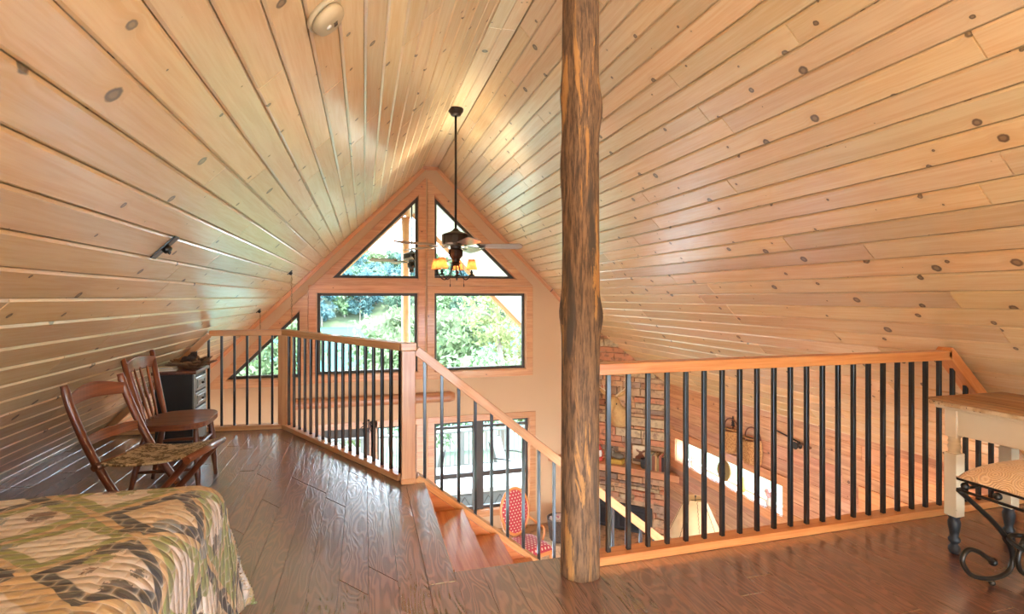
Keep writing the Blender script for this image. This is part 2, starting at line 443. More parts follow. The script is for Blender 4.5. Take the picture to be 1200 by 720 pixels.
M['deerfur'] = weave('deer_fur', [srgb(196, 152, 96), srgb(206, 166, 108), srgb(188, 140, 86)], 20, .9)
M['antler'] = plain('antler', srgb(226, 196, 150), .5)
M['cone'] = plain('pine_cone', srgb(78, 62, 52), .7)
M['bark'] = plain('carved_wood_petals', srgb(140, 106, 78), .6)
M['wicker'] = weave('wicker', [srgb(190, 140, 86), srgb(150, 100, 58), srgb(206, 160, 104)], 60)
M['darkwicker'] = weave('dark_wicker', [srgb(98, 76, 60), srgb(70, 52, 42), srgb(120, 96, 76)], 60)
M['deck'] = wood('deck_boards', srgb(140, 132, 120), srgb(118, 108, 96), srgb(80, 66, 54), .7, 0, .1, vary=.2)
M['deckrail'] = plain('weathered_rail', srgb(112, 110, 102), .7)
M['spa'] = plain('grey_quilted_vinyl', srgb(112, 118, 120), .5)
M['spaseam'] = plain('dark_seam', srgb(60, 64, 66), .6)
M['oliveb'] = plain('olive_cloth', srgb(120, 130, 110), .8)
def emis(name, col, e, base=None, rough=.8):
    t = NT(name); wv = t.attr('wv').outputs['Vector']; nz = t.noise(wv, 30, 2)
    c = t.mix(t.math('MULTIPLY', nz.outputs[0], .3), col, tuple(x * .8 for x in col[:3]) + (1,))
    t.bsdf(base or c, rough, Emission_Color=c, Emission_Strength=e); return t.mat
def fanshade():
    t = NT('glowing_fan_shade'); wv = t.attr('wv').outputs['Vector']; nz = t.noise(wv, 40, 2)
    c = t.mix(nz.outputs[0], srgb(240, 186, 136), srgb(228, 164, 110))
    d = t.n('ShaderNodeBsdfDiffuse', i={0: c}); tl = t.n('ShaderNodeBsdfTranslucent', i={0: c}); mx = t.n('ShaderNodeMixShader', i={0: .6})
    t.t.links.new(d.outputs[0], mx.inputs[1]); t.t.links.new(tl.outputs[0], mx.inputs[2]); t.t.links.new(mx.outputs[0], t.out.inputs[0]); return t.mat
M['shade'] = fanshade()
M['lampshade'] = emis('glowing_parchment', srgb(230, 200, 150), .08)
M['bulb'] = emis('bulb', srgb(255, 230, 190), 3)
def leafmat(name, c1, c2):
    t = NT(name); rn = t.attr('rnd').outputs['Fac']
    ob = t.n('ShaderNodeObjectInfo')
    c = t.mix(rn, c1, c2)
    hs = t.n('ShaderNodeHueSaturation', i={'Color': c, 'Hue': t.math('ADD', .48, t.math('MULTIPLY', ob.outputs['Random'], .04)), 'Value': t.math('ADD', .8, t.math('MULTIPLY', ob.outputs['Random'], .4))})
    d = t.n('ShaderNodeBsdfDiffuse', i={0: hs}); tl = t.n('ShaderNodeBsdfTranslucent', i={0: hs})
    mx = t.n('ShaderNodeMixShader', i={0: .4}); t.t.links.new(d.outputs[0], mx.inputs[1]); t.t.links.new(tl.outputs[0], mx.inputs[2])
    t.t.links.new(mx.outputs[0], t.out.inputs[0]); return t.mat
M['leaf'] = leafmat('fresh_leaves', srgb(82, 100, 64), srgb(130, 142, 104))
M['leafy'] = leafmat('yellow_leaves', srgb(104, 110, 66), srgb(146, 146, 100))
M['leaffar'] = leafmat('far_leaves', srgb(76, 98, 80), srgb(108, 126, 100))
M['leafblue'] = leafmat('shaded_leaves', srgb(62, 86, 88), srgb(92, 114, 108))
M['trunk'] = plain('tree_bark', srgb(120, 104, 90), .9)
def water():
    t = NT('lake_water'); g = t.n('ShaderNodeNewGeometry'); nz = t.noise(g.outputs['Position'], .6, 3)
    nb = t.bump(nz.outputs[0], .05, .1)
    d = t.n('ShaderNodeBsdfDiffuse', i={0: srgb(58, 92, 82)}); gl = t.n('ShaderNodeBsdfGlossy', i={0: (.8, .95, .9, 1), 'Roughness': .12, 'Normal': nb})
    mx = t.n('ShaderNodeMixShader', i={0: .06}); t.t.links.new(d.outputs[0], mx.inputs[1]); t.t.links.new(gl.outputs[0], mx.inputs[2])
    t.t.links.new(mx.outputs[0], t.out.inputs[0]); return t.mat
M['water'] = water()
def grass():
    t = NT('grassy_slope'); g = t.n('ShaderNodeNewGeometry'); nz = t.noise(g.outputs['Position'], .4, 5, .7)
    t.bsdf(t.mix(nz.outputs[0], srgb(52, 66, 38), srgb(80, 84, 54)), .95); return t.mat
M['grass'] = grass()

def edge():
    t = NT('chipped_table_edge'); wv = t.attr('wv').outputs['Vector']; n1 = t.noise(wv, 55, 4, .7); n2 = t.noise(wv, 18, 3)
    c = t.mix(t.mrange(n2.outputs[0], .4, .6), srgb(214, 186, 146), srgb(186, 148, 104)); c = t.mix(t.mrange(n1.outputs[0], .60, .66), c, srgb(84, 58, 40))
    b = t.bsdf(c, .6); t.set(b, 'Normal', t.bump(n1.outputs[0], .5, .004)); return t.mat
M['edge'] = edge()
# ------------------------------------------------------------------ the room shell
XL, XR, RX, RZ, ZS = -2.38, 4.33, .975, 3.34, 3.238
YB, YG, ZF = -2.6, 8.05, -2.62
R2 = sqrt(2)

def boards(mb, fn, courses, lens=(1.5, 3.8), gv=.006, gd=.006, spans=None, gap=.0012, m=0, seam=0):
    """courses: list of (c0, c1, [(a_lo0, a_hi0, a_lo1, a_hi1)...]); fn(a, c, h) -> point"""
    o_, a_, c_, h_ = (V3(fn(*q)) for q in ((0, 0, 0), (1, 0, 0), (0, 1, 0), (0, 0, 1)))
    flip = (a_ - o_).cross(c_ - o_).dot(h_ - o_) < 0
    for (c0, c1, ivs) in courses:
        c0 += seam; c1 -= seam
        for (l0, h0, l1, h1) in ivs:
            ln = max(h0, h1) - min(l0, l1); cuts = [0.0]
            x = random.uniform(.2, 1) * lens[1]
            while x < ln - .35:
                cuts.append(x / ln); x += random.uniform(*lens)
            cuts.append(1.0)
            for t0, t1 in zip(cuts, cuts[1:]):
                r = random.random(); k = random.random() * 50
                A0, A1 = l0 + (h0 - l0) * t0 + gap, l0 + (h0 - l0) * t1 - gap
                B0, B1 = l1 + (h1 - l1) * t0 + gap, l1 + (h1 - l1) * t1 - gap
                w = c1 - c0
                P = [(A0, c0, -gd), (A1, c0, -gd), (A0 + .002, c0 + gv, 0), (A1 - .002, c0 + gv, 0),
                     (B0 + .002, c1 - gv, 0), (B1 - .002, c1 - gv, 0), (B0, c1, -gd), (B1, c1, -gd)]
                vs = [fn(*p) for p in P]; wv = [(p[0] + k, p[1] - c0 + k * .37, 0) for p in P]
                fs = [(0, 1, 3, 2), (2, 3, 5, 4), (4, 5, 7, 6), (0, 2, 4, 6), (1, 7, 5, 3)]
                mb.add(vs, [tuple(reversed(q)) for q in fs] if flip else fs, wv, r, m)

def slope(side):
    def fn(a, c, h):
        return (RX + side * (c - h) / R2, a, RZ - (c + h) / R2)
    return fn
def course_list(s0, s1, pitch, phase, lo, hi):
    out = []; k = math.floor((s0 / pitch) - phase); c = s0
    while c < s1 - 1e-6:
        n = min(s1, (k + 1 + phase) * pitch)
        if n - c > .02: out.append((c, n, [(lo, hi, lo, hi)])); c = n
        elif n > c: c = n if n - c < 1e-6 else c; n = min(s1, (k + 2 + phase) * pitch); out.append((c, n, [(lo, hi, lo, hi)])); c = n; k += 1
        k += 1
    return out
SE = 3.355 * R2
for side, nm, ph in ((-1, 'ceiling_left', .458), (1, 'ceiling_right', .07)):
    mb = MB(); f = slope(side)
    boards(mb, f, course_list(.146, SE, .131, ph, YB, YG), gv=.0085, gd=.0085, seam=.0016)
    # roof deck behind the boards
    vs = [f(a, c, h) for h in (-.022, -.16) for (a, c) in ((YB - .2, -.05), (YG + .2, -.05), (YG + .2, SE + .15), (YB - .2, SE + .15))]
    mb.add(vs, [(0, 1, 2, 3), (7, 6, 5, 4), (0, 4, 5, 1), (1, 5, 6, 2), (2, 6, 7, 3), (3, 7, 4, 0)])
    struct(mb.build(nm, M['ceil'], fixn=False, org=(RX, 2, RZ)))
mb = MB(); fr = lambda a, c, h: (c, a, ZS - h)
boards(mb, fr, [(RX - .104, RX, [(YB, YG, YB, YG)]), (RX, RX + .104, [(YB, YG, YB, YG)])], gv=.004, gd=.005)
struct(mb.build('ceiling_ridge', M['ceil'], fixn=False, org=(RX, 2, ZS)))

# loft floor
def ymax(x):
    if x <= -.77: return 5.61 + (-.77 - x) * .105
    if x <= .275: return 5.61 + (x + .77) / 1.045 * (3.76 - 5.61)
    if x <= .4001: return 3.76
    return 2.43
mb = MB(); P = .127; cs = []
k = math.floor((XL - .4) / P)
while .4 + k * P < XR:
    x0, x1 = max(XL, .4 + k * P), min(XR, .4 + (k + 1) * P); k += 1
    for br in (-.77, .275):
        if x0 < br < x1: 
            cs.append((x0, br, [(YB, ymax(x0), YB, ymax(br))])); x0 = br
    cs.append((x0, x1, [(YB, ymax(x0 + 1e-3) if x0 >= .399 else ymax(x0), YB, ymax(x1))]))
boards(mb, lambda a, c, h: (c, a, h), cs, lens=(.7, 1.9), gv=.0014, gd=.0025)
poly = [(XL, YB), (XR, YB), (XR, 2.43), (.4, 2.43), (.4, 3.76), (.275, 3.76), (-.77, 5.61), (XL, ymax(XL))]
mb.prism(poly, lambda u, v, w: (u, v, -.006 - w), .27, m=1)
struct(mb.build('floor', [M['floor'], M['stairw']], fixn=False, org=(0, 1, 0)))
# lower floor
mb = MB()
boards(mb, lambda a, c, h: (c, a, ZF + h), [(XL + i * .13, min(XR, XL + (i + 1) * .13), [(YB, YG, YB, YG)]) for i in range(52)], lens=(.8, 2.2), gv=.002, gd=.003)
mb.box(XL - .2, XR + .2, YB - .2, YG, ZF - .2, ZF - .006)
struct(mb.build('floor_lower', M['floor'], fixn=False, org=(0, 3, ZF)))

# ------------------------------------------------------------------ windows
def offset(poly, d):
    """convex polygon, moved out by d (in for negative d)"""
    n = len(poly); ar = sum(poly[i][0] * poly[(i + 1) % n][1] - poly[(i + 1) % n][0] * poly[i][1] for i in range(n))
    sg = 1 if ar > 0 else -1; L = []
    for i in range(n):
        a, b = poly[i], poly[(i + 1) % n]; dx, dy = b[0] - a[0], b[1] - a[1]; l = math.hypot(dx, dy)
        nx, ny = dy / l * sg, -dx / l * sg
        L.append((nx, ny, nx * (a[0] + nx * d) + ny * (a[1] + ny * d)))
    out = []
    for i in range(n):
        a, b = L[i - 1], L[i]; det = a[0] * b[1] - a[1] * b[0]
        out.append(((a[2] * b[1] - a[1] * b[2]) / det, (a[0] * b[2] - a[2] * b[0]) / det))
    return out
def window(name, poly, fn, casing=.1, sash=.035, depth=.16, back=.085, extra=None, casm='pine', sashm='frame'):
    """fn(u, v, w): w runs from the room face of the wall (0) outwards"""
    mb = MB(); mb.prism(offset(poly, casing), lambda u, v, w: fn(u, v, w - .02), .02, [offset(poly, -.004)])
    n = len(poly)
    o = mb.build(name, M[casm], bevel=.003)
    struct(o); inv = -o.location
    def part(mb, nm, mat):
        p = mb.build(nm, mat, o, org=o.location); p.location = (0, 0, 0); return p
    mb = MB(); mb.prism(offset(poly, .002), lambda u, v, w: fn(u, v, w + .0), depth, [offset(poly, -.012)]); part(mb, 'window_jamb', M['pine'])
    mb = MB(); ip = offset(poly, -.012)
    mb.prism(ip, lambda u, v, w: fn(u, v, w + back), .045, [offset(ip, -sash)])
    if extra: extra(mb)
    part(mb, 'window_sash', M[sashm])
    mb = MB(); mb.prism(offset(ip, -sash + .004), lambda u, v, w: fn(u, v, w + back + .02), .006); part(mb, 'window_pane', M['glass'])
    return o
fg = lambda u, v, w: (u, YG + w, v)
HOLES = [
    [(-.467, 1.535), (.800, 1.535), (.800, 2.825)],
    [(1.02, 1.545), (2.345, 1.545), (1.02, 2.825)],
    [(-.66, .135), (.790, .135), (.790, 1.338), (-.66, 1.338)],
    [(1.02, .125), (2.488, .125), (2.488, 1.338), (1.02, 1.338)],
    [(-1.85, .113), (-.868, .113), (-.868, 1.103)],
    [(.165, -2.05), (.775, -2.05), (.775, -.64), (.165, -.64)],
    [(1.015, -2.054), (2.545, -2.054), (2.545, -.64), (1.015, -.64)],
]
DOOR = [(-.60, ZF + .01), (.10, ZF + .01), (.10, -.64), (-.60, -.64)]
mb = MB()
ring = [(XL, ZF), (XR, ZF), (XR, -.015), (RX, RZ), (XL, -.015)]
mb.prism(ring, fg, .17, HOLES + [DOOR])
struct(mb.build('wall_gable', M['paint'], org=(RX, YG, 0)))
def mull(mb):
    mb.box(1.63, 1.80, YG + .06, YG + .13, -2.054, -.64)
    for x0, x1 in ((1.03, 1.63), (1.80, 2.53)):
        mb.box(x0, x1, YG + .085, YG + .125, -.775, -.735)
        mb.box(x0, x1, YG + .08, YG + .13, -1.54, -1.47)
    mb.box(1.70, 1.73, YG + .05, YG + .06, -2.05, -1.55)
for i, h in enumerate(HOLES):
    window('window_%d' % (i + 1), h, fg, casing=.1 if i < 5 else .09, sash=.04, extra=mull if i == 6 else None)
# patio door leaf with a wide dark frame
o = window('door_1', DOOR, fg, casing=.09, sash=.09)
mb = MB(); mb.box(-.588, .088, YG + .075, YG + .135, -.80, -.65); mb.box(0.0, .165, YG - .01, YG + .13, ZF + .01, -.64)
c = mb.build('door_rail', M['frame'], o, org=o.location); c.location = (0, 0, 0)
mb = MB(); mb.tube([(-.02, YG + .06, -1.55), (-.02, YG + .0, -1.55), (-.12, YG - .0, -1.55)], .011)
c = mb.build('door_handle', M['bronze'], o, org=o.location); c.location = (0, 0, 0)

# gable trim following the rake and the level band
for nm, sd in (('trim_1', -1), ('trim_2', 1)):
    mb = MB(); f = slope(sd)
    a, b = f(YG - .012, .15, .028), f(YG - .012, SE - .03, .028)
    mb.bar(a, b, .024, .055, up=(-sd, 0, -1)); struct(mb.build(nm, M['pine'], bevel=.003))
mb = MB(); mb.box(RX - .11, RX + .11, YG - .024, YG, ZS - .055, ZS - .002); struct(mb.build('trim_3', M['pine']))

# rear gable behind the camera; its unseen window pair is added for fill daylight
RW = [[(-.9, .75), (.9, .75), (.9, 2.1), (-.9, 2.1)], [(1.05, .75), (2.85, .75), (2.85, 2.1), (1.05, 2.1)]]
fb = lambda u, v, w: (u, YB - w, v)
mb = MB(); mb.prism(ring, fb, .17, RW); struct(mb.build('wall_rear', M['paint'], org=(RX, YB, 0)))

window('window_10', RW[0], fb); window('window_11', RW[1], fb)

# right wall: horizontal boards, two low windows
fr_ = lambda u, v, w: (XR + w, u, v)
W8 = [(4.68, -1.09), (6.72, -1.09), (6.72, -.755), (4.68, -.755)]
W9 = [(2.05, -1.55), (3.62, -1.55), (3.62, -.60), (2.05, -.60)]
def wallboards(mb, xw, sgn, holes):
    z = ZF; cs = []
    while z < -.02:
        z1 = min(z + .134, -.0); ivs = [(YB, YG)]
        for h in holes:
            y0, y1 = h[0][0] - .05, h[1][0] + .05; h0, h1 = h[0][1] - .05, h[2][1] + .05
            if z < h1 - .02 and z1 > h0 + .02:
                ivs = [iv for a, b in ivs for iv in ((a, min(b, y0)), (max(a, y1), b)) if iv[1] - iv[0] > .02]
        cs.append((z, z1, [(a, b, a, b) for a, b in ivs])); z = z1
    boards(mb, lambda a, c, h: (xw - sgn * h, a, c), cs, lens=(1.4, 3.6), gv=.006, gd=.006)
mb = MB(); wallboards(mb, XR, 1, [W8, W9])
mb.prism([(YB, ZF), (YG, ZF), (YG, .0), (YB, .0)], lambda u, v, w: (XR + .008 + w, u, v), .16, [W8, W9])
struct(mb.build('wall_right', M['wallw'], fixn=False, org=(XR, 3, ZF)))
window('window_8', W8, fr_, casing=.105, sash=.02, back=.13, depth=.17, sashm='white')
window('window_9', W9, fr_, casing=.16, sash=.03, back=.13, depth=.17, sashm='white')
mb = MB(); wallboards(mb, XL, -1, []); mb.box(XL - .17, XL - .008, YB, YG, ZF, 0)
struct(mb.build('wall_left', M['wallw'], fixn=False, org=(XL, 3, ZF)))

# ------------------------------------------------------------------ porch, deck, hillside, lake
YP = 12.40
def proof(side):
    mb = MB(); f = slope(side)
    boards(mb, f, course_list(.10, 3.1 * R2, .131, .2, YG + .19, YP), gv=.0075, gd=.007)
    vs = [f(a, c, h) for h in (-.012, -.16) for (a, c) in ((YG + .19, -.05), (YP, -.05), (YP, 4.5), (YG + .19, 4.5))]
    mb.add(vs, [(0, 1, 2, 3), (7, 6, 5, 4), (0, 4, 5, 1), (1, 5, 6, 2), (2, 6, 7, 3), (3, 7, 4, 0)])
    mb.bar(f(YP, .02, .04), f(YP, 4.5, .04), .05, .10, up=(-side, 0, -1), m=1)
    return mb
for sd, nm in ((-1, 'ceiling_porch_left'), (1, 'ceiling_porch_right')):
    struct(proof(sd).build(nm, [M['outpine'], M['pine']], fixn=False, org=(RX, 10, RZ)))
mb = MB(); mb.box(RX - .06, RX + .06, YG + .2, YP, RZ - .26, RZ - .12, m=0)
struct(mb.build('trim_4', M['pine']))
ZD = -2.78
mb = MB()
boards(mb, lambda a, c, h: (a, c, ZD + h), [(YG + .2 + i * .14, YG + .2 + (i + 1) * .14, [(-7, 4.5, -7, 4.5)]) for i in range(30)], lens=(2, 4), gv=.005, gd=.006)
mb.box(-7, 4.5, YG + .2, YP + .1, ZD - .25, ZD - .01)
struct(mb.build('deck_floor', M['deck'], fixn=False, org=(0, 10, ZD)))
# hillside and lake
def hz(x, y):
    if y < 13: return -3.4
    if y < 60: return -3.4 - (y - 13) / 47 * 10.4 + .8 * mnoise.noise(V3((x * .08, y * .08, 0)))
    if y < 262: return -15.5
    t = (y - 262) / 130
    return -15.5 + 3.2 * min(1, t * 8) + 31 * max(0, t) ** .8 * (1 + .25 * mnoise.noise(V3((x * .012, 1.7, 0)))) 
mb = MB()
def gy(t): return 8.3 + 430 * t ** 2.2
mb.grid(lambda u, v: ((u - .5) * (140 + 700 * v), gy(v), hz((u - .5) * (140 + 700 * v), gy(v))), 60, 80)
struct(mb.build('ground_hillside', M['grass'], org=(0, 30, -8)))
mb = MB(); mb.grid(lambda u, v: ((u - .5) * 900, 40 + 230 * v, -13.2), 4, 4)
struct(mb.build('water_lake', M['water'], org=(0, 150, -13.2)))

mb = MB(); mb.grid(lambda u, v: (4.52 + 60 * u ** 2, -30 + 38.4 * v, -2.95 - .6 * u + .15 * mnoise.noise(V3((u * 9, v * 9, 0)))), 20, 20)
struct(mb.build('ground_side_yard', M['grass'], org=(10, -5, -3)))
mb = MB(); mb.grid(lambda u, v: (-60 + 57.5 * u, -30 + 38.4 * v, -3), 6, 6)
struct(mb.build('ground_left_yard', M['grass'], org=(-10, -5, -3)))
mb = MB(); mb.grid(lambda u, v: (XL - .1 + 6.9 * u, -30 + 27.2 * v, -3), 4, 4)
struct(mb.build('ground_rear_yard', M['grass'], org=(1, -10, -3)))
# ------------------------------------------------------------------ log post
def log_r(r, z, a):
    b = .0
    for (zz, aa, amp, sz) in ((2.14, -.4, .018, .09), (2.20, 2.6, .010, .08), (1.18, -.2, .020, .07), (1.20, 2.8, .012, .07), (1.86, 2.9, .008, .12), (2.1, -1.8, .012, .08)):
        da = (a - aa + pi) % (2 * pi) - pi
        b += amp * math.exp(-((z - zz) / sz) ** 2 - (da / .7) ** 2)
    n = mnoise.noise(V3((cos(a) * 1.6, sin(a) * 1.6, z * 1.1))) * .006 + mnoise.noise(V3((cos(a) * 5, sin(a) * 5, z * 2.5))) * .003
    return r + b + n
mb = MB()
prof = [(.090 - .007 * min(1, t * 1.2), t * 3.235) for t in [i / 110 for i in range(111)]]
mb.lathe(prof, n=40, fn=log_r)
o = mb.build('log_post', M['log'], org=(0, 0, 0)); o.location = (.962, 2.268, .0)
tag(o, 'rough peeled log post rising from the loft floor to the ceiling', 'post')

# ------------------------------------------------------------------ railings
def baluster(parent, x, y, z0, z1, r=.0105, rz=0):
    mb = MB(); c, s_ = cos(rz), sin(rz)
    w = r; P = [(-w, -w), (w, -w), (w, w), (-w, w)]
    vs = []; 
    for z in (z0, z1): vs += [(x + px * c - py * s_, y + px * s_ + py * c, z) for px, py in P]
    mb.add(vs, [(0, 3, 2, 1), (4, 5, 6, 7), (0, 1, 5, 4), (1, 2, 6, 5), (2, 3, 7, 6), (3, 0, 4, 7)])
    return mb.build('baluster', M['black'], parent, bevel=.002)
# right-hand run, from the log post to the slope
RB0, RB1, RT0, RT1 = .0, .042, .900, .953
t = thing('loft_railing', 'pine railing with black square balusters running from the log post to the right slope', 'railing', (0, 0, 0), group=None)
yr = 2.334
mb = MB(); mb.box(1.02, 4.24, yr - .046, yr + .046, RB0 + .001, RB1); mb.build('bottom_rail', M['rail_lit'], t, bevel=.004)
mb = MB(); mb.box(1.02, 3.312, yr - .044, yr + .044, RT0, RT1, rnd=.62); mb.build('top_rail', M['rail_lit'], t, bevel=.004)
f = slope(1)
mb = MB(); s0 = (3.330 - RX) * R2
a, b = V3(f(yr, s0, .045)), V3(f(yr, SE - .03, .045))
mb.bar(a, b, .088, .06, up=(-1, 0, -1), rnd=.31); mb.build('raking_rail', M['rail_lit'], t, bevel=.004)
x = 1.133
while x < 4.15:
    top = min(RT0, 4.315 - x - .09)
    if top > .1: baluster(t, x, yr, RB1, top)
    x += .1067
# left-hand run: level bay, corner post, long diagonal bay, newel
P2, NW = (-.735, 5.545), (.292, 3.690)
t = thing('loft_railing', 'pine loft railing running from the left slope round a corner post to the stair newel', 'railing', (0, 0, 0))
ang = math.atan2(NW[1] - P2[1], NW[0] - P2[0])
L0 = (-2.30, 5.70); LT = (-1.40, 5.615)
mb = MB(); mb.bar((L0[0], L0[1], .022), (P2[0], P2[1], .022), .09, .042); mb.build('bottom_rail', M['rail'], t, bevel=.004)
mb = MB(); mb.bar((LT[0], LT[1], .9265), (P2[0] + .03, P2[1], .9265), .088, .053); mb.build('top_rail', M['rail'], t, bevel=.004)
mb = MB(); mb.bar((LT[0], LT[1], .915), (-2.30, 5.70, .02), .088, .055, up=(-1, 0, 1)); mb.build('raking_rail', M['rail'], t, bevel=.004)
def lerp(a, b, t_): return tuple(p + (q - p) * t_ for p, q in zip(a, b))
mb = MB(); mb.bar(lerp((*P2, .022), (*NW, .022), .0), lerp((*P2, .022), (*NW, .022), .97), .09, .042); mb.build('bottom_rail', M['rail'], t, bevel=.004)
mb = MB(); mb.bar((*P2, .9265), lerp((*P2, .9265), (*NW, .9265), .98), .088, .053); mb.build('top_rail', M['rail'], t, bevel=.004)
mb = MB(); 
for (nm, p, a_, h) in (('corner_post', P2, ang / 2, .90), ('newel_post', NW, 0.0, .905)):
    mb = MB(); mb.bar((p[0], p[1], .001 if nm == 'corner_post' else -.0), (p[0], p[1], h), .094, .094, up=(-sin(a_ + .0), cos(a_), 0))
    pp = mb.build(nm, M['rail'], t, bevel=.005)
mb = MB(); mb.box(NW[0] - .052, NW[0] + .052, NW[1] - .052, NW[1] + .052, .905, .955, axis='x'); mb.build('post_cap', M['rail'], t, bevel=.004)
mb = MB(); mb.box(NW[0] - .051, NW[0] + .051, NW[1] - .051, NW[1] + .051, .001, .04, axis='x'); mb.build('post_base', M['rail'], t, bevel=.004)
for i in range(11):
    q = lerp(P2, L0, .075 + i * .072)
    top = min(.90, q[0] + 2.365 - .07)
    if top > .12: baluster(t, q[0], q[1], .042, top)
nb = 17
for i in range(nb):
    q = lerp(P2, NW, (i + .75) / (nb + .55)); baluster(t, q[0], q[1], .042, .90, rz=ang)

# ------------------------------------------------------------------ staircase and its rail
RUN, RISE, X0 = .2463, .2, .42
t = thing('staircase', 'pine staircase descending from the loft beside the log post', 'staircase', (0, 0, 0))
for k in range(1, 13):
    xa = X0 + RUN * (k - 1) - .03; z = -RISE * k
    mb = MB(); mb.box(xa, xa + RUN + .03, 2.47, 3.635, z - .04, z, axis='y'); mb.build('tread', M['stairw'], t, bevel=.008)
for k in range(1, 14):
    xa = X0 + RUN * (k - 1) - .03
    z = -RISE * (k - 1)
    mb = MB(); mb.box(xa, xa + .02, 2.47, 3.635, max(ZF + .002, z - RISE), z - .041 if k > 1 else -.012, axis='y'); mb.build('riser', M['stairw'], t)
for y0 in (2.435, 3.636):
    mb = MB()
    pl = [(X0 - .03, -.30), (X0 - .03, -.05), (X0 + .0, -.05), (X0 + 13 * RUN, -2.60), (X0 + 13 * RUN, ZF + .003), (X0 + 12 * RUN - .1, ZF + .003)]
    mb.prism(pl, lambda u, v, w: (u, y0 + w, v), .034); mb.build('stringer', M['stairw'], t, bevel=.003)
t = thing('stair_railing', 'sloping pine stair rail with black balusters going down past the log post', 'railing', (0, 0, 0))
ys = 3.70; SL = -.8123
def rz_(x, z0): return z0 + SL * (x - .345)
mb = MB(); mb.bar((.345, ys, rz_(.345, .905)), (3.62, ys, rz_(3.62, .905)), .088, .062); mb.build('top_rail', M['rail'], t, bevel=.004)
mb = MB(); mb.bar((.345, ys, rz_(.345, .028)), (3.62, ys, rz_(3.62, .028)), .088, .058); mb.build('bottom_rail', M['rail'], t, bevel=.004)
mb = MB(); mb.box(3.60, 3.70, ys - .05, ys + .05, ZF + .002, -1.66); mb.build('bottom_newel', M['rail'], t, bevel=.004)
for i in range(27):
    x = .405 + i * .1190
    if x < 3.58: baluster(t, x, ys, rz_(x, .06), rz_(x, .875))

# ------------------------------------------------------------------ ceiling fan
def blade_mb(L0, L1, w0, w1, tilt=-.26):
    mb = MB(); n = 14; top = []; 
    pts = []
    for i in range(n + 1):
        s = i / n; x = L0 + (L1 - L0) * s
        w = (w0 + (w1 - w0) * min(1, s * 1.3)) / 2
        if s > .9: w *= sqrt(max(0.02, 1 - ((s - .9) / .1) ** 2 * .75))
        pts.append((x, w))
    outl = [(x, -w) for x, w in pts] + [(x, w) for x, w in reversed(pts)]
    mb.prism(outl, lambda u, v, w: (u, v * cos(tilt) - w * sin(tilt), v * sin(tilt) + w * cos(tilt)), .007)
    return mb
def make_fan(loc, rot0, rodz, blm, label, R=.70, lights=True, tilt=-.26):
    t = thing('ceiling_fan', label, 'fan', loc)
    mb = MB(); mb.lathe([(.02, rodz - .075), (.05, rodz - .07), (.062, rodz - .05), (.075, rodz - .035), (.082, rodz - .02), (.082, rodz)], n=28); mb.build('ceiling_canopy', M['bronze'], t)
    mb = MB(); mb.tube([(0, 0, .10), (0, 0, rodz - .06)], .0125, 12); mb.build('downrod', M['bronze'], t)
    mb = MB(); mb.lathe([(.02, .15), (.032, .135), (.05, .12), (.115, .098), (.142, .085), (.146, .07), (.146, -.008), (.14, -.02), (.06, -.03), (.055, -.06), (.075, -.075), (.078, -.11), (.07, -.14), (.045, -.17), (.04, -.20), (.055, -.215), (.03, -.24)], n=16, smooth=False); mb.build('motor_housing', M['bronze'], t)
    for k in range(5):
        a = rot0 + k * 2 * pi / 5
        mb = blade_mb(.25, R, .12, .15, tilt); M4 = Matrix.Rotation(a, 4, 'Z') @ Matrix.Translation((0, 0, -.035))
        mb.V = [tuple(M4 @ V3(v)) for v in mb.V]; b = mb.build('fan_blade', M[blm], t, bevel=.002)
        mb = MB(); mb.bar((.09, 0, -.028), (.22, 0, -.045), .035, .008); mb.bar((.22, -.0, -.045), (.31, 0, -.042), .09, .006, w1=.05)
        mb.V = [tuple(M4 @ V3(v) - V3((0, 0, -.03)) ) for v in mb.V]; mb.build('blade_iron', M['bronze'], b, bevel=.002)
    if lights:
        for k, a in enumerate((radians(20), radians(75), radians(160), radians(215))):
            ca, sa = cos(a), sin(a); P = []
            for i in range(13):
                s = i / 12; r = .03 + .165 * s; z = -.20 - .15 * sin(pi * min(1, s * 1.05)) ** .8 * (1 - .35 * s) - .12 * s
                P.append((r * ca, r * sa, z))
            P.append((.195 * ca, .195 * sa, -.305))
            mb = MB(); mb.tube(P, .006, 8); arm = mb.build('light_arm', M['iron'], t)
            c = (.195 * ca, .195 * sa, 0)
            mb = MB(); mb.lathe([(.012, -.345), (.03, -.337), (.032, -.331), (.012, -.325), (.012, -.31), (.022, -.305), (.011, -.295), (.011, -.26)], c, 14); mb.build('candle_socket', M['iron'], arm)
            mb = MB(); mb.lathe([(.062, -.275), (.056, -.25), (.044, -.20), (.037, -.165), (.035, -.165), (.054, -.25), (.060, -.275)], c, 20, fn=lambda r, z, a2: r * (1 + .02 * cos(a2 * 12))); mb.build('lamp_shade', M['shade'], t)
        for dx in (-.055, .07):
            mb = MB(); mb.tube([(dx, -.03, -.13), (dx * 1.1, -.03, -.30), (dx * 1.15, -.03, -.43)], .0022, 6); mb.tube([(dx * 1.15, -.03, -.43), (dx * 1.15, -.03, -.46)], [.004, .006], 8); mb.build('pull_chain', M['bronze'], t)
    return t
FAN = (.925, 5.50, 1.835)
make_fan(FAN, radians(-12), ZS - FAN[2], 'blade', 'five-blade ceiling fan with small glowing shades hanging from the ridge')
make_fan((.80, 9.35, 1.93), radians(188), RZ - .27 - 1.93, 'blade2', 'wood-bladed porch fan seen outside the upper left triangular window', R=.72, lights=False, tilt=.26)
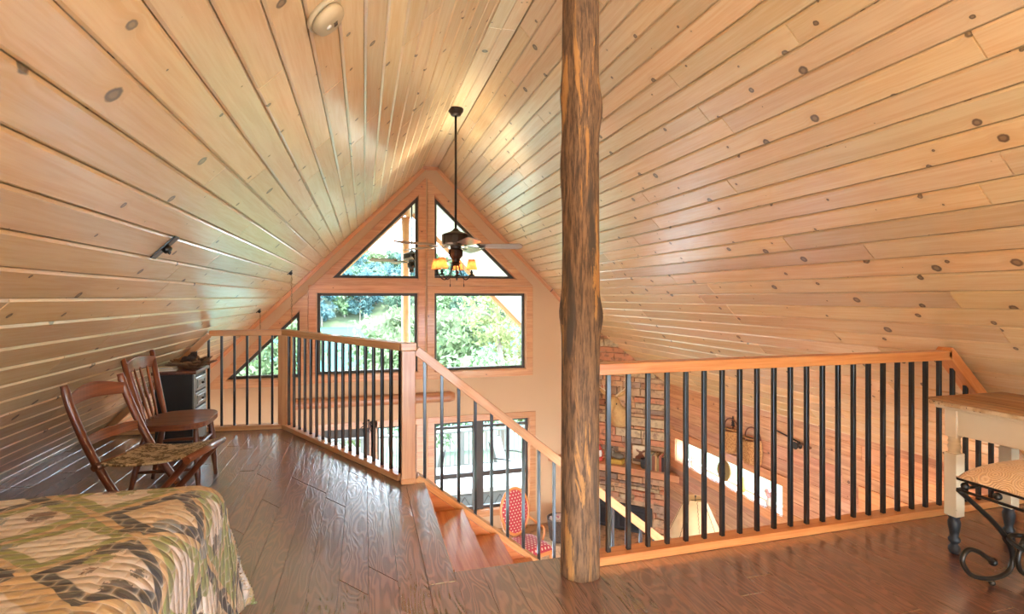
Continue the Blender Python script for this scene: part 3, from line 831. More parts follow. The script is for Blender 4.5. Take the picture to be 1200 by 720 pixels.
# smoke alarm
f = slope(-1)
nrm = V3((1, 0, -1)).normalized(); q = V3((0, 0, 1)).rotation_difference(nrm).to_matrix().to_4x4()
c0 = V3((-.135, 1.90, 2.23))
mb = MB(); mt = Matrix.Translation(c0 + nrm * .0) @ q
mb.lathe([(.070, .0), (.072, .012), (.068, .016)], n=36, mat=mt)
t = thing('smoke_alarm', 'round cream smoke alarm on the left slope of the ceiling', 'smoke alarm', c0)
def sub(mb, name, mat, par, **k):
    o = mb.build(name, mat, par, org=par.location, **k); o.location = (0, 0, 0); return o
sub(mb, 'mounting_base', M['plastic'], t)
mb = MB(); mb.lathe([(.063, .017), (.064, .03), (.058, .042), (.04, .05), (.0, .051)], n=36, mat=mt); sub(mb, 'alarm_cover', M['plastic'], t)
mb = MB(); mb.lathe([(.010, .048), (.010, .054), (.0, .054)], n=16, mat=mt @ Matrix.Translation((.02, -.012, 0))); sub(mb, 'test_button', M['white'], t)
mb = MB()
for k in range(5): mb.bar(mt @ V3((-.018, -.01 + k * .006, .0505)), mt @ V3((-.002, -.01 + k * .006, .0505)), .0025, .002)
sub(mb, 'speaker_slots', M['black'], t)
# bracket plate and hanging chains on the left slope
def bracket(c, label, L=.14, hook=True):
    c = V3(c); c = c + nrm * (0)
    t = thing('ceiling_bracket', label, 'bracket', c)
    up = V3((1, 0, 1)).normalized()
    mb = MB(); mb.bar(c - up * L / 2 + nrm * .005, c + up * L / 2 + nrm * .005, .055, .008, up=nrm); sub(mb, 'plate', M['black'], t, bevel=.002)
    mb = MB(); mb.lathe([(.02, .0), (.02, .018), (.012, .024), (.0, .025)], n=16, mat=Matrix.Translation(c + nrm * .008) @ q); sub(mb, 'swivel', M['black'], t)
    mb = MB(); mb.tube([c + nrm * .03 + V3((0, .012 * cos(a), .012 * sin(a))) for a in [i * pi / 7 for i in range(14)]], .003, 8, closed=True); sub(mb, 'eye_ring', M['iron'], t)
    return c + nrm * .03
f0 = slope(-1)
bracket(f0(2.725, (RX + .868) * R2, 0), 'small black bracket plate on the left slope above the chairs')
for (x, y, zb, lab) in ((-.815, 6.5, .10, 'long chain hanging behind the loft corner post'), (-1.265, 7.2, -.05, 'long chain hanging down behind the left railing near the slope')):
    p = bracket(f0(y, (RX - x) * R2, 0), 'small black hook plate on the slope holding the ' + ('chain behind the corner post' if y < 7 else 'chain near the gable'), L=.07)
    mb = MB(); z = p.z - .012; k = 0
    while z > zb:
        ax = V3((1, 0, 0)) if k % 2 else V3((0, 1, 0))
        mb.tube([V3((p.x, p.y, z - .016)) + ax * .007 * cos(a) + V3((0, 0, .018 * sin(a))) for a in [i * pi / 5 for i in range(10)]], .0028, 5, closed=True)
        z -= .030; k += 1
    tag(mb.build('hanging_chain', M['brass']), lab, 'chain')

# ------------------------------------------------------------------ bed and quilt
t = thing('bed', 'low double bed under the patchwork quilt at bottom left', 'bed', (-1.12, 1.3, 0))
BX0, BX1, BY0, BY1, BZ = -1.72, -.555, .25, 2.20, .575
def rbox(x0, x1, y0, y1, z0, z1): 
    mb = MB(); mb.box(x0, x1, y0, y1, z0, z1); return mb
sub(rbox(BX0, BX1 - .02, BY0, BY1 - .02, .12, .32), 'box_spring', M['white'], t, bevel=.03, seg=3)
sub(rbox(BX0, BX1 - .02, BY0, BY1 - .02, .325, BZ - .03), 'mattress', M['white'], t, bevel=.06, seg=4)
for x in (BX0 + .06, BX1 - .1):
    for y in (BY0 + .06, BY1 - .1): sub(rbox(x - .025, x + .025, y - .025, y + .025, .002, .12), 'leg', M['chaird'], t)
# quilt: flat over the top, falling down the far end and the right side, flaring at the corner
def quilt(u, v):
    # u: across (0 = left edge on top .. 1 = hem on the right), v: along (0 = near .. 1 = hem at the far end)
    W, D, H1 = BX1 - BX0, BY1 - BY0 + .0, .53
    su, sv = u * (W + H1), v * (D + H1)
    R_ = .10
    def fold(s, edge):
        a = edge - R_ * .6
        if s <= a: return s, 0.0, 0
        arc = R_ * pi / 2
        if s < a + arc:
            th = (s - a) / R_; return a + R_ * sin(th), R_ * (1 - cos(th)), th / (pi / 2)
        return a + R_, R_ + (s - a - arc), 1
    x, dzx, fx = fold(su, W); y, dzy, fy = fold(sv, D)
    dz = max(dzx, dzy) + .25 * min(dzx, dzy) * (1 if min(fx, fy) < 1 else .35)
    hx, hy = max(0, dzx - R_), max(0, dzy - R_)
    if fx == 1 and fy == 1:      # corner fold: cloth hangs outward as a soft cone
        dz = max(dzx, dzy)
        m_ = min(hx, hy); x += m_ * .14; y += m_ * .14
        if hx > hy: x -= m_ * .10
    x += hx * .06 + (.012 * sin(y * 16) * min(1, hx * 4) if fx == 1 else 0)
    y += hy * .06 + (.014 * sin(x * 15) * min(1, hy * 4) if fy == 1 else 0)
    z = BZ - dz
    rip = mnoise.noise(V3((su * 2.2, sv * 8, 0))) * .008 + mnoise.noise(V3((su * 5, sv * 18, 3))) * .004
    if fx == 0 and fy == 0: z += rip + .010 * sin(su * 2.2) 
    else: x += rip * fx; y += rip * fy
    return (BX0 + x, BY0 + y, max(.012, z))
mb = MB()
mb.grid(quilt, 110, 150, wfn=lambda u, v: (u * (BX1 - BX0 + .53), v * (BY1 - BY0 + .53), 0))
o = mb.build('quilt', M['quilt'], fixn=False)
so = o.modifiers.new('thick', 'SOLIDIFY'); so.thickness = .012; so.offset = 1
tag(o, 'patchwork quilt in tan, olive and charcoal draped over the bed at bottom left', 'quilt')

# ------------------------------------------------------------------ chairs
def curve(pts, n=14):
    """smooth path through the points (Catmull-Rom)"""
    P = [V3(p) for p in pts]; P = [P[0] * 2 - P[1]] + P + [P[-1] * 2 - P[-2]]; out = []
    for i in range(1, len(P) - 2):
        for k in range(n):
            s = k / n; a, b, c, d = P[i - 1:i + 3]
            out.append(.5 * ((2 * b) + (c - a) * s + (2 * a - 5 * b + 4 * c - d) * s * s + (3 * b - a - 3 * c + d) * s ** 3))
    out.append(P[-2]); return out
def slat(mb, p0, p1, bow, h0, arch=.0, thick=.014, n=14):
    """back slat between two posts, bowed backwards, arched on its upper edge"""
    p0, p1 = V3(p0), V3(p1); bow = V3(bow)
    vs = []; wv = []
    for i in range(n + 1):
        s = i / n; c = p0.lerp(p1, s) + bow * sin(pi * s); h = h0 / 2
        tp = arch * sin(pi * s) ** 1.3; d = bow.normalized() * thick / 2
        for (zz, sg) in ((-h + tp * .35, -1), (h + tp, -1), (h + tp, 1), (-h + tp * .35, 1)):
            q_ = c + V3((0, 0, zz)) + d * sg; vs.append(q_); wv.append((s * .4, zz, sg * .01))
    fs = [(0, 1, 2, 3), (n * 4 + 3, n * 4 + 2, n * 4 + 1, n * 4)]
    for i in range(n):
        for j in range(4):
            j2 = (j + 1) % 4; fs.append((i * 4 + j, i * 4 + j2, i * 4 + 4 + j2, i * 4 + 4 + j))
    mb.add(vs, fs, wv)
# folding chair with tapestry seat (nearest), faces +x
t = thing('folding_chair', 'dark wooden folding chair with a tapestry sling seat behind the bed', 'chair', (-1.05, 3.2, 0))
nL = [(-1.42, 3.10, .835), (-1.385, 3.10, .70), (-1.30, 3.11, .46), (-1.18, 3.12, .22), (-1.03, 3.12, .008)]
fL = [(-1.335, 3.50, .835), (-1.295, 3.50, .70), (-1.19, 3.48, .46), (-1.05, 3.47, .22), (-.88, 3.46, .008)]
for pl in (nL, fL):
    mb = MB(); c = curve(pl, 8); n_ = len(c)
    mb.tube(c, [.020 if 1 < i < n_ - 3 else .017 for i in range(n_)], 12); sub(mb, 'back_post', M['chaird'], t)
mb = MB(); slat(mb, (-1.397, 3.105, .755), (-1.31, 3.495, .755), (-.035, .005, .0), .062, .035); sub(mb, 'back_slat', M['chairw'], t, bevel=.004)
mb = MB(); slat(mb, (-1.335, 3.11, .545), (-1.235, 3.485, .545), (-.022, .003, 0), .05, .01); sub(mb, 'back_slat', M['chairw'], t, bevel=.004)
for (y, d) in ((3.15, 0), (3.43, .06)):
    mb = MB(); mb.tube(curve([(-.87 + d, y, .435), (-.98 + d, y, .30), (-1.12 + d, y, .14), (-1.25 + d, y, .008)], 6), .017, 10); sub(mb, 'cross_leg', M['chaird'], t)
mb = MB(); mb.tube([(-.875, 3.06, .432), (-.80, 3.46, .432)], .020, 12); sub(mb, 'seat_rail', M['chairw'], t)
mb = MB(); mb.tube([(-1.28, 3.07, .425), (-1.18, 3.47, .425)], .018, 12); sub(mb, 'seat_rail', M['chaird'], t)
mb = MB(); mb.tube([(-1.16, 3.14, .10), (-1.05, 3.44, .10)], .012, 10); sub(mb, 'stretcher', M['chaird'], t)
def seatfn(u, v):
    a = V3((-1.285, 3.09, .442)).lerp(V3((-1.185, 3.455, .442)), v); b = V3((-.868, 3.075, .452)).lerp(V3((-.795, 3.445, .452)), v)
    p = a.lerp(b, u); p.z -= .022 * sin(pi * u); 
    if u > .93: p.z -= (u - .93) * .35
    return p
mb = MB(); mb.grid(seatfn, 24, 14); o = sub(mb, 'sling_seat', M['tapestry'], t); so = o.modifiers.new('t', 'SOLIDIFY'); so.thickness = .01
# plank-seat spindle chair, faces +x
t = thing('spindle_chair', 'brown spindle-back wooden chair with solid plank seat in front of the black cabinet', 'chair', (-1.2, 4.03, 0))
def seat_outline():
    pts = []
    n_ = 40
    for i in range(n_):
        a = 2 * pi * i / n_; ca, sa = cos(a), sin(a)
        e = 3.2; x = abs(ca) ** (2 / e) * math.copysign(1, ca); y = abs(sa) ** (2 / e) * math.copysign(1, sa)
        w = .255 * (1 - .08 * (1 - x) / 2)
        pts.append((-1.19 + x * .205, 4.03 + y * w))
    return pts
mb = MB(); mb.prism(seat_outline(), lambda u, v, w: (u, v, .425 + w + (.006 * ((v - 4.03) / .25) ** 2 if w > 0 else 0)), .032); sub(mb, 'plank_seat', M['chairw'], t, bevel=.010, seg=3)
legs = [((-1.05, 3.86), (-1.025, 3.83)), ((-1.05, 4.20), (-1.025, 4.235)), ((-1.33, 3.88), (-1.42, 3.84)), ((-1.33, 4.18), (-1.42, 4.24))]
for (a, b) in legs:
    mb = MB(); P = []; Rr = []
    for i in range(15):
        s = i / 14; P.append((a[0] + (b[0] - a[0]) * s, a[1] + (b[1] - a[1]) * s, .43 + (.003 - .43) * s)); Rr.append(.013 + .007 * sin(pi * min(1, s * 1.15)) + (.002 if i in (4, 5, 10) else 0))
    mb.tube(P, Rr, 12); sub(mb, 'leg', M['chaird'], t)
def legat(i, z):
    a, b = legs[i]; s = (.43 - z) / .427; return (a[0] + (b[0] - a[0]) * s, a[1] + (b[1] - a[1]) * s, z)
for (i, j, z) in ((0, 1, .19), (0, 1, .30), (0, 2, .16), (0, 2, .27), (1, 3, .16), (1, 3, .27), (2, 3, .20)):
    mb = MB(); p, q_ = V3(legat(i, z)), V3(legat(j, z)); mb.tube([p.lerp(q_, s / 8) for s in range(9)], [.008 + .004 * sin(pi * s / 8) for s in range(9)], 10); sub(mb, 'stretcher', M['chaird'], t)
BP = [((-1.33, 3.84, .45), (-1.42, 3.90, .66), (-1.505, 3.985, .875)), ((-1.345, 4.235, .45), (-1.41, 4.30, .66), (-1.475, 4.385, .885))]
for p in BP:
    mb = MB(); c = curve(p, 8); mb.tube(c, [.014 + .006 * sin(pi * i / (len(c) - 1)) for i in range(len(c))], 12); sub(mb, 'back_post', M['chairw'], t)
mb = MB(); slat(mb, (-1.475, 3.96, .80), (-1.45, 4.36, .81), (-.03, 0, 0), .075, .02); sub(mb, 'crest_rail', M['chairw'], t, bevel=.004)
for k in range(4):
    s = (k + 1) / 5; a = V3((-1.35, 3.86, .455)).lerp(V3((-1.36, 4.21, .455)), s); b = V3((-1.475, 3.96, .785)).lerp(V3((-1.45, 4.36, .795)), s) + V3((-.028 * sin(pi * s), 0, 0))
    mb = MB(); mb.tube([a.lerp(b, i / 10) for i in range(11)], [.006 + .004 * sin(pi * i / 10) for i in range(11)], 10); sub(mb, 'spindle', M['chairw'], t)

# ------------------------------------------------------------------ small black cabinet and what stands on it
t = thing('cabinet', 'small black cabinet with grey drawer fronts and wooden top by the left railing', 'cabinet', (-1.57, 5.23, 0))
CX0, CX1, CY0, CY1 = -1.68, -1.40, 5.06, 5.42
sub(rbox(CX0, CX1, CY0, CY1, .002, .615), 'cabinet_body', M['cabinet'], t, bevel=.004)
sub(rbox(CX0 - .02, CX1 + .035, CY0 - .03, CY1 + .02, .615, .645), 'cabinet_top', M['chaird'], t, bevel=.008, seg=3)
for k in range(3):
    z0 = .605 - .135 * (k + 1) - .01
    d = sub(rbox(CX1 + .0, CX1 + .018, CY0 + .03, CY1 - .03, z0, z0 + .118), 'drawer', M['drawer'], t, bevel=.006)
    mb = MB(); mb.prism([(CY0 + .06, z0 + .022), (CY1 - .06, z0 + .022), (CY1 - .06, z0 + .096), (CY0 + .06, z0 + .096)], lambda u, v, w: (CX1 + .018 + w, u, v), .008, [[(CY0 + .09, z0 + .038), (CY1 - .09, z0 + .038), (CY1 - .09, z0 + .08), (CY0 + .09, z0 + .08)]])
    e = mb.build('drawer_moulding', M['drawer'], d, org=t.location, bevel=.003); e.location = (0, 0, 0)
    mb = MB(); mb.ball((CX1 + .032, (CY0 + CY1) / 2, z0 + .058), .011); e = mb.build('drawer_knob', M['black'], d, org=t.location); e.location = (0, 0, 0)
sub(rbox(CX1, CX1 + .014, CY0, CY0 + .028, .01, .61), 'corner_trim', M['drawer'], t, bevel=.003)
sub(rbox(CX1, CX1 + .014, CY1 - .028, CY1, .01, .61), 'corner_trim', M['drawer'], t, bevel=.003)
mb = MB(); mb.box(CX1, CX1 + .012, CY0 + .03, CY1 - .03, .02, .17); sub(mb, 'plinth', M['drawer'], t, bevel=.004)
for i, (dz, w, lab) in enumerate(((0, .15, 'thin cream book lying flat on the cabinet, lower of two'), (.018, .13, 'thin cream book lying flat on the cabinet, upper of two'))):
    b = thing('book', lab, 'book', (-1.60, 5.09, .646 + dz), rz=.15 - .2 * i, group=None)
    mb = MB(); mb.box(-w / 2, w / 2, -.05, .05, .001, .0035); mb.box(-w / 2, w / 2, -.05, .05, .0135, .016); mb.box(-w / 2, -w / 2 + .003, -.05, .05, .001, .016, m=0); mb.build('cover', M['paper'], b)
    mb = MB(); mb.box(-w / 2 + .003, w / 2 - .004, -.046, .046, .0036, .0134); mb.build('pages', M['white'], b)
# bowl of carved petals with pine cones
bw = thing('petal_bowl', 'rustic bowl of carved wooden petals on the black cabinet', 'bowl', (-1.455, 5.24, .646))
mb = MB(); mb.lathe([(.05, .0), (.07, .004), (.085, .02), (.10, .035), (.095, .037), (.06, .02), (.0, .016)], n=24); mb.build('bowl_base', M['bark'], bw)
for ring_, (nn, r0, r1, z1, ln) in enumerate(((11, .07, .20, .052, .045), (10, .06, .16, .075, .042))):
    for k in range(nn):
        a = 2 * pi * (k + .5 * ring_) / nn + random.uniform(-.1, .1)
        mb = MB(); zz = z1 + random.uniform(-.012, .02)
        def pf(u, v, a=a, r0=r0, r1=r1, zz=zz, ln=ln):
            r = r0 + (r1 - r0) * u; w = ln * sin(pi * (.12 + .86 * u)) ** .8 * (v - .5) * 1.6
            z = .018 + (zz - .018) * u ** 1.4 + .02 * (2 * v - 1) ** 2 * sin(pi * u)
            return V3((r * cos(a) - w * sin(a), r * sin(a) + w * cos(a), z))
        mb.grid(pf, 8, 6); p = mb.build('petal', M['bark'], bw); so = p.modifiers.new('t', 'SOLIDIFY'); so.thickness = .006
proto = None
for k, (dx, dy, dz, s, ax) in enumerate(((-.05, -.03, .05, 1, .3), (.03, -.05, .052, .9, 1.2), (.06, .02, .05, 1, 2.2), (-.02, .05, .052, .95, .8), (0, 0, .088, 1.05, 1.9), (-.06, .03, .075, .8, .1), (.02, -.01, .12, .75, 2.7))):
    if proto is None:
        mb = MB()
        mb.lathe([(.004, -.035), (.018, -.028), (.022, 0), (.012, .03), (.002, .038)], n=14)
        for i in range(46):
            z = -.03 + .066 * i / 45; r = .030 * sin(pi * (.18 + .74 * i / 45)); a = i * 2.4
            c = V3((r * cos(a), r * sin(a), z)); d = V3((cos(a), sin(a), .6)).normalized()
            mb.bar(c - d * .008, c + d * .006, .012, .004, up=(0, 0, 1))
        o = mb.build('pine_cone', M['cone'], org=(0, 0, 0)); proto = o
    else: o = proto.copy(); COL.objects.link(o)
    o.location = (-1.455 + dx, 5.24 + dy, .646 + dz); o.rotation_euler = (1.2 + ax * .3, ax, ax * 2); o.scale = (s,) * 3
    tag(o, 'dark brown pine cone heaped in the petal bowl', 'pine cone', 'pine cones in the petal bowl')
# ------------------------------------------------------------------ desk and stool at the right
t = thing('writing_desk', 'distressed cream painted desk with worn wooden top at right', 'desk', (2.98, 1.35, 0))
DX0, DX1, DY0, DY1 = 2.785, 3.22, .55, 1.965
mb = MB(); 
for i in range(4):
    w = (DX1 - DX0 + .085) / 4; xa = DX0 - .055 + i * w; mb.box(xa + .0008, xa + w - .0008, DY0 - .04, DY1 + .04, .755, .769, axis='y')
sub(mb, 'desk_top', M['tabletop'], t, bevel=.004, seg=3)
sub(rbox(DX0 - .053, DX1 + .028, DY0 - .038, DY1 + .038, .7345, .7548), 'top_edge', M['edge'], t, bevel=.005)
sub(rbox(DX0 - .03, DX1 + .02, DY0 - .02, DY1 + .025, .718, .7345), 'top_moulding', M['cream'], t, bevel=.006)
for (x, y) in ((DX0 + .028, DY1 - .028), (DX1 - .028, DY1 - .028), (DX0 + .028, DY0 + .028), (DX1 - .028, DY0 + .028)):
    mb = MB(); h = .027
    mb.bar((x, y, .58), (x, y, .718), 2 * h, 2 * h, up=(0, 1, 0)); 
    mb.lathe([(.024, .496), (.027, .502), (.022, .51), (.026, .52), (.028, .532), (.023, .545), (.027, .556), (.023, .566), (.027, .58)], (x, y, 0), 18)
    mb.bar((x, y, .19), (x, y, .50), 2 * h + .004, 2 * h + .004, up=(0, 1, 0))
    lg = sub(mb, 'leg', M['cream'], t, bevel=.003)
    mb = MB(); mb.lathe([(.014, .002), (.020, .006), (.026, .02), (.024, .034), (.016, .046), (.015, .052), (.024, .062), (.026, .074), (.017, .088), (.021, .11), (.026, .14), (.027, .16), (.021, .176), (.025, .182), (.025, .19)], (x, y, 0), 18)
    q_ = mb.build('turned_foot', M['blackleg'], lg, org=t.location); q_.location = (0, 0, 0)
sub(rbox(DX0 + .012, DX0 + .034, DY1 - .36, DY1 - .05, .592, .718), 'front_apron', M['cream'], t, bevel=.003)
sub(rbox(DX0 + .012, DX0 + .034, DY0 + .07, DY0 + .30, .592, .718), 'front_apron', M['cream'], t, bevel=.003)
d = sub(rbox(DX0 + .004, DX0 + .30, DY0 + .304, DY1 - .364, .592, .708), 'drawer', M['cream'], t, bevel=.004)
mb = MB(); mb.lathe([(.008, 0), (.008, .012), (.017, .02), (.015, .03), (.0, .034)], n=16, mat=Matrix.Translation((DX0 + .004, (DY0 + DY1) / 2, .65)) @ Matrix.Rotation(-pi / 2, 4, 'Y')); e = mb.build('drawer_knob', M['cream'], d, org=t.location); e.location = (0, 0, 0)
sub(rbox(DX0 + .07, DX1 - .07, DY1 - .040, DY1 - .018, .592, .718), 'end_apron', M['cream'], t, bevel=.003)
sub(rbox(DX0 + .07, DX1 - .07, DY0 + .012, DY0 + .034, .592, .718), 'end_apron', M['cream'], t, bevel=.003)
sub(rbox(DX1 - .034, DX1 - .012, DY0 + .07, DY1 - .07, .592, .718), 'back_apron', M['cream'], t, bevel=.003)

t = thing('vanity_stool', 'scrolled wrought iron stool with tan patterned cushion pushed under the desk', 'stool', (2.78, 1.41, 0))
SX0, SX1, SY0, SY1 = 2.45, 3.12, 1.14, 1.675
for z in (.445, .492):
    mb = MB()
    P = [(SX0, SY0), (SX1, SY0), (SX1, SY1), (SX0, SY1)]
    for i in range(4):
        a, b = P[i], P[(i + 1) % 4]; mb.bar((*a, z), (*b, z), .012, .010)
    sub(mb, 'seat_frame', M['iron'], t, bevel=.002)
bpos = [(SX0, SY1 - .03 - k * .12) for k in range(5)] + [(SX1, SY1 - .03 - k * .12) for k in range(5)] + [(SX0 + .09 + k * .12, SY1) for k in range(5)] + [(SX0 + .09 + k * .12, SY0) for k in range(5)]
for (x, y) in bpos:
    mb = MB(); mb.ball((x, y, .4685), .0155, 12); sub(mb, 'iron_bead', M['iron'], t)
def cush(u, v):
    a, b = u * 2 - 1, v * 2 - 1
    d = max(abs(a), abs(b)); 
    return V3(((SX0 + SX1) / 2 + a * (SX1 - SX0) / 2 * 1.02, (SY0 + SY1) / 2 + b * (SY1 - SY0) / 2 * 1.02, .500 + .085 * ((1 - a ** 4) * (1 - b ** 4)) ** .55))
mb = MB(); mb.grid(cush, 30, 36); mb.grid(lambda u, v: V3((cush(u, v).x, cush(u, v).y, .498)), 2, 2); sub(mb, 'cushion', M['cushion'], t)
SCR = [(2.46, .44), (2.576, .352), (2.676, .272), (2.754, .189), (2.788, .115), (2.772, .058), (2.717, .034), (2.626, .036), (2.535, .065), (2.487, .118), (2.487, .153), (2.522, .176), (2.576, .161), (2.626, .129), (2.665, .104)]
cxs = (SX0 + SX1) / 2
for y in (SY1 - .01, SY0 + .01):
    for sg in (1, -1):
        P = [(cxs + sg * (x - cxs), y + .012 * sg, z) for x, z in SCR]; c = curve(P, 8); n_ = len(c)
        mb = MB(); mb.tube(c, [.0105 if i < n_ - 6 else .0105 + .0012 * (i - n_ + 6) for i in range(n_)], 10); mb.ball(c[-1], .018)
        lg = sub(mb, 'scroll_leg', M['iron'], t)
        mb = MB(); mb.ball((cxs + sg * (2.66 - cxs), y + .012 * sg, .0135), .0135); mb.tube([(cxs + sg * (2.66 - cxs), y + .012 * sg, .012), (cxs + sg * (2.66 - cxs), y + .012 * sg, .03)], .008)
        q_ = mb.build('ball_foot', M['iron'], lg, org=t.location); q_.location = (0, 0, 0)
mb = MB(); mb.tube([(cxs + .14 * cos(a), (SY0 + SY1) / 2 + .27 * sin(a), .205) for a in [i * pi / 16 for i in range(32)]], .010, 10, closed=True); sub(mb, 'stretcher_ring', M['iron'], t)

# ------------------------------------------------------------------ great room below: corner chimney
A, E_, N_ = V3((XR, 7.02, 0)), V3((-1, 1, 0)) / R2, V3((-1, -1, 0)) / R2
def D(s, p, z): 
    q_ = A + E_ * s + N_ * p; return V3((q_.x, q_.y, z))
SMAX = 1.455
mb = MB()
mb.prism([(0, ZF), (SMAX, ZF), (SMAX, 1.03), (.0, -.0)], lambda u, v, w: D(u, -.02 - w, v), .05)
z = ZF; 
while z < 1.05:
    h = random.choice((.055, .07, .085, .10, .13)) + random.uniform(-.008, .012); s = -.03
    smin = max(-.03, (z - .0) * R2 - .12)
    s = smin
    while s < SMAX:
        l = random.choice((.13, .2, .28, .36, .5)) + random.uniform(-.03, .05); s1 = min(SMAX + .02, s + l)
        if SMAX - s1 < .08: s1 = SMAX + .02
        a, b = s, s1
        segs = [(a, b)]
        if z < -1.93:
            segs = [(a, min(b, .17)), (max(a, 1.30), b)]
        for (a, b) in segs:
            if b - a > .03:
                p = random.uniform(.0, .038); g = .004
                j = lambda: random.uniform(-.006, .006)
                vs = [D(a + g, -.03, z + g), D(b - g, -.03, z + g), D(b - g, -.03, z + h - g), D(a + g, -.03, z + h - g),
                      D(a + g + abs(j()), p + j(), z + g + abs(j())), D(b - g - abs(j()), p + j(), z + g + abs(j())), D(b - g - abs(j()), p + j(), z + h - g - abs(j())), D(a + g + abs(j()), p + j(), z + h - g - abs(j()))]
                mb.add(vs, [(4, 5, 6, 7), (0, 4, 7, 3), (1, 2, 6, 5), (3, 7, 6, 2), (0, 1, 5, 4)])
        s = s1
    z += h
o = mb.build('stone_chimney', M['stone'], bevel=.006, seg=2)
struct(o, None); o['kind'] = 'structure'
mb = MB(); mb.prism([(-.62, .0), (-.62 + .0, 0), (-1.0, 1.0), (2.45, 1.0), (1.455, .005), (.0, .005)][2:], lambda u, v, w: D(u, v, ZF + .002 + w), .268)
struct(mb.build('hearth', M['stone'], bevel=.01))
t = thing('fireplace_insert', 'black iron fireplace insert set in the stone chimney', 'fireplace', D(.73, .0, ZF + .27))
def dbox(mb, s0, s1, p0, p1, z0, z1, m=0, rnd=None):
    mb.bar(D(s0, (p0 + p1) / 2, (z0 + z1) / 2), D(s1, (p0 + p1) / 2, (z0 + z1) / 2), abs(p1 - p0), z1 - z0, (0, 0, 1), m, rnd); return mb
sub(dbox(MB(), .19, 1.28, -.03, .03, ZF + .275, -1.94), 'surround', M['blackleg'], t, bevel=.01)
for (a, b) in ((.30, .72), (.75, 1.17)):
    mb = MB(); dbox(mb, a, b, .03, .05, -2.32, -2.285); dbox(mb, a, b, .03, .05, -2.05, -2.01); dbox(mb, a, a + .035, .03, .05, -2.285, -2.05); dbox(mb, b - .035, b, .03, .05, -2.285, -2.05)
    d = sub(mb, 'fire_door', M['blackleg'], t, bevel=.004)
    q_ = dbox(MB(), a + .03, b - .03, .034, .040, -2.29, -2.045).build('door_glass', M['cabinet'], d, org=t.location); q_.location = (0, 0, 0)
mb = MB(); mb.prism([(.02, .04), (-.29, .35), (1.76, .35), (1.44, .04)], lambda u, v, w: D(u, v, -1.36 + w), .095)
tag(mb.build('mantel_shelf', M['pine'], bevel=.006), 'thick pine mantel shelf across the stone chimney', 'mantel')
ZM = -1.264
# deer shoulder mount
t = thing('deer_mount', 'mounted deer head with antlers on the stone chimney', 'deer head', D(.66, .04, -.45))
mb = MB()
path = [D(.67, .03, -.58), D(.67, .09, -.58), D(.67, .14, -.55), D(.68, .19, -.47), D(.69, .25, -.38), D(.69, .32, -.31), D(.695, .39, -.31), D(.70, .45, -.38), D(.705, .49, -.46), D(.71, .52, -.53), D(.712, .53, -.555)]
rad = [.17, .165, .145, .118, .096, .092, .088, .066, .048, .040, .024]
pc = curve(path, 4); rr_ = [rad[min(i // 4, 10)] + (rad[min(i // 4 + 1, 10)] - rad[min(i // 4, 10)]) * (i % 4) / 4 for i in range(len(pc))]
mb.tube(pc, rr_, 20)
body = sub(mb, 'head_and_neck', M['deerfur'], t)
for sg in (-1, 1):
    mb = MB()
    def earf(u, v, sg=sg):
        c = D(.69, .32, -.27) + (E_ * sg * .8 + V3((0, 0, .5))).normalized() * (.07 + u * .20)
        w = .048 * sin(pi * (.1 + .85 * u)) * (v - .5) * 2
        return c + V3((0, 0, 1)).cross(E_) * 0 + V3((0, 0, -.6)) * w * .9 + E_ * sg * w * .35 + N_ * (.02 * (1 - (2 * v - 1) ** 2) * -1)
    mb.grid(earf, 10, 6); ea = sub(mb, 'ear', M['deerfur'], t); so = ea.modifiers.new('t', 'SOLIDIFY'); so.thickness = .008
    mb = MB(); b0 = D(.69 + sg * .035, .33, -.23)
    main = curve([b0, b0 + E_ * sg * .07 + V3((0, 0, .07)) , b0 + E_ * sg * .16 + N_ * .04 + V3((0, 0, .14)), b0 + E_ * sg * .20 + N_ * .12 + V3((0, 0, .22)), b0 + E_ * sg * .19 + N_ * .18 + V3((0, 0, .30))], 6)
    n_ = len(main); mb.tube(main, [.014 * (1 - .75 * i / n_) for i in range(n_)], 8)
    for fr_i, ht in ((.35, .10), (.6, .15), (.8, .10)):
        p = main[int(fr_i * n_)]; mb.tube([p, p + V3((0, 0, ht * .6)) + N_ * .01, p + V3((0, 0, ht)) + N_ * .03], [.009, .006, .002], 8)
    sub(mb, 'antler', M['antler'], t)
    mb = MB(); mb.ball(D(.697 + sg * .080, .40, -.32), .016); sub(mb, 'eye', M['black'], t)
mb = MB(); mb.ball(D(.713, .545, -.55), .024, sc=(1, 1, .8)); sub(mb, 'nose', M['black'], t)
# things standing on the mantel
t = thing('lantern', 'red metal lantern at the left end of the mantel', 'lantern', D(.97, .20, ZM)); c = D(.97, .20, 0)
M['redp'] = plain('red_enamel', srgb(196, 62, 40), .4); M['greenbook'] = plain('grey_green_cloth', srgb(124, 130, 112), .7); M['brownbook'] = plain('brown_cloth', srgb(128, 74, 50), .7); M['tanbook'] = plain('tan_cloth', srgb(206, 158, 100), .7); M['olivebook'] = plain('olive_book_cloth', srgb(146, 120, 72), .7); M['redbook'] = plain('rust_cloth', srgb(160, 78, 52), .7); M['yellow'] = plain('yellow_cloth', srgb(206, 168, 72), .6); M['duck'] = plain('duck_grey', srgb(110, 98, 80), .6); M['moose'] = plain('moose_brown', srgb(120, 76, 50), .7)
mb = MB(); mb.lathe([(.07, ZM), (.075, ZM + .01), (.07, ZM + .05), (.05, ZM + .06)], (c.x, c.y, 0), 20); sub(mb, 'fuel_tank', M['redp'], t)
mb = MB(); mb.lathe([(.05, ZM + .062), (.06, ZM + .11), (.05, ZM + .165), (.035, ZM + .17)], (c.x, c.y, 0), 20); sub(mb, 'globe', M['white'], t)
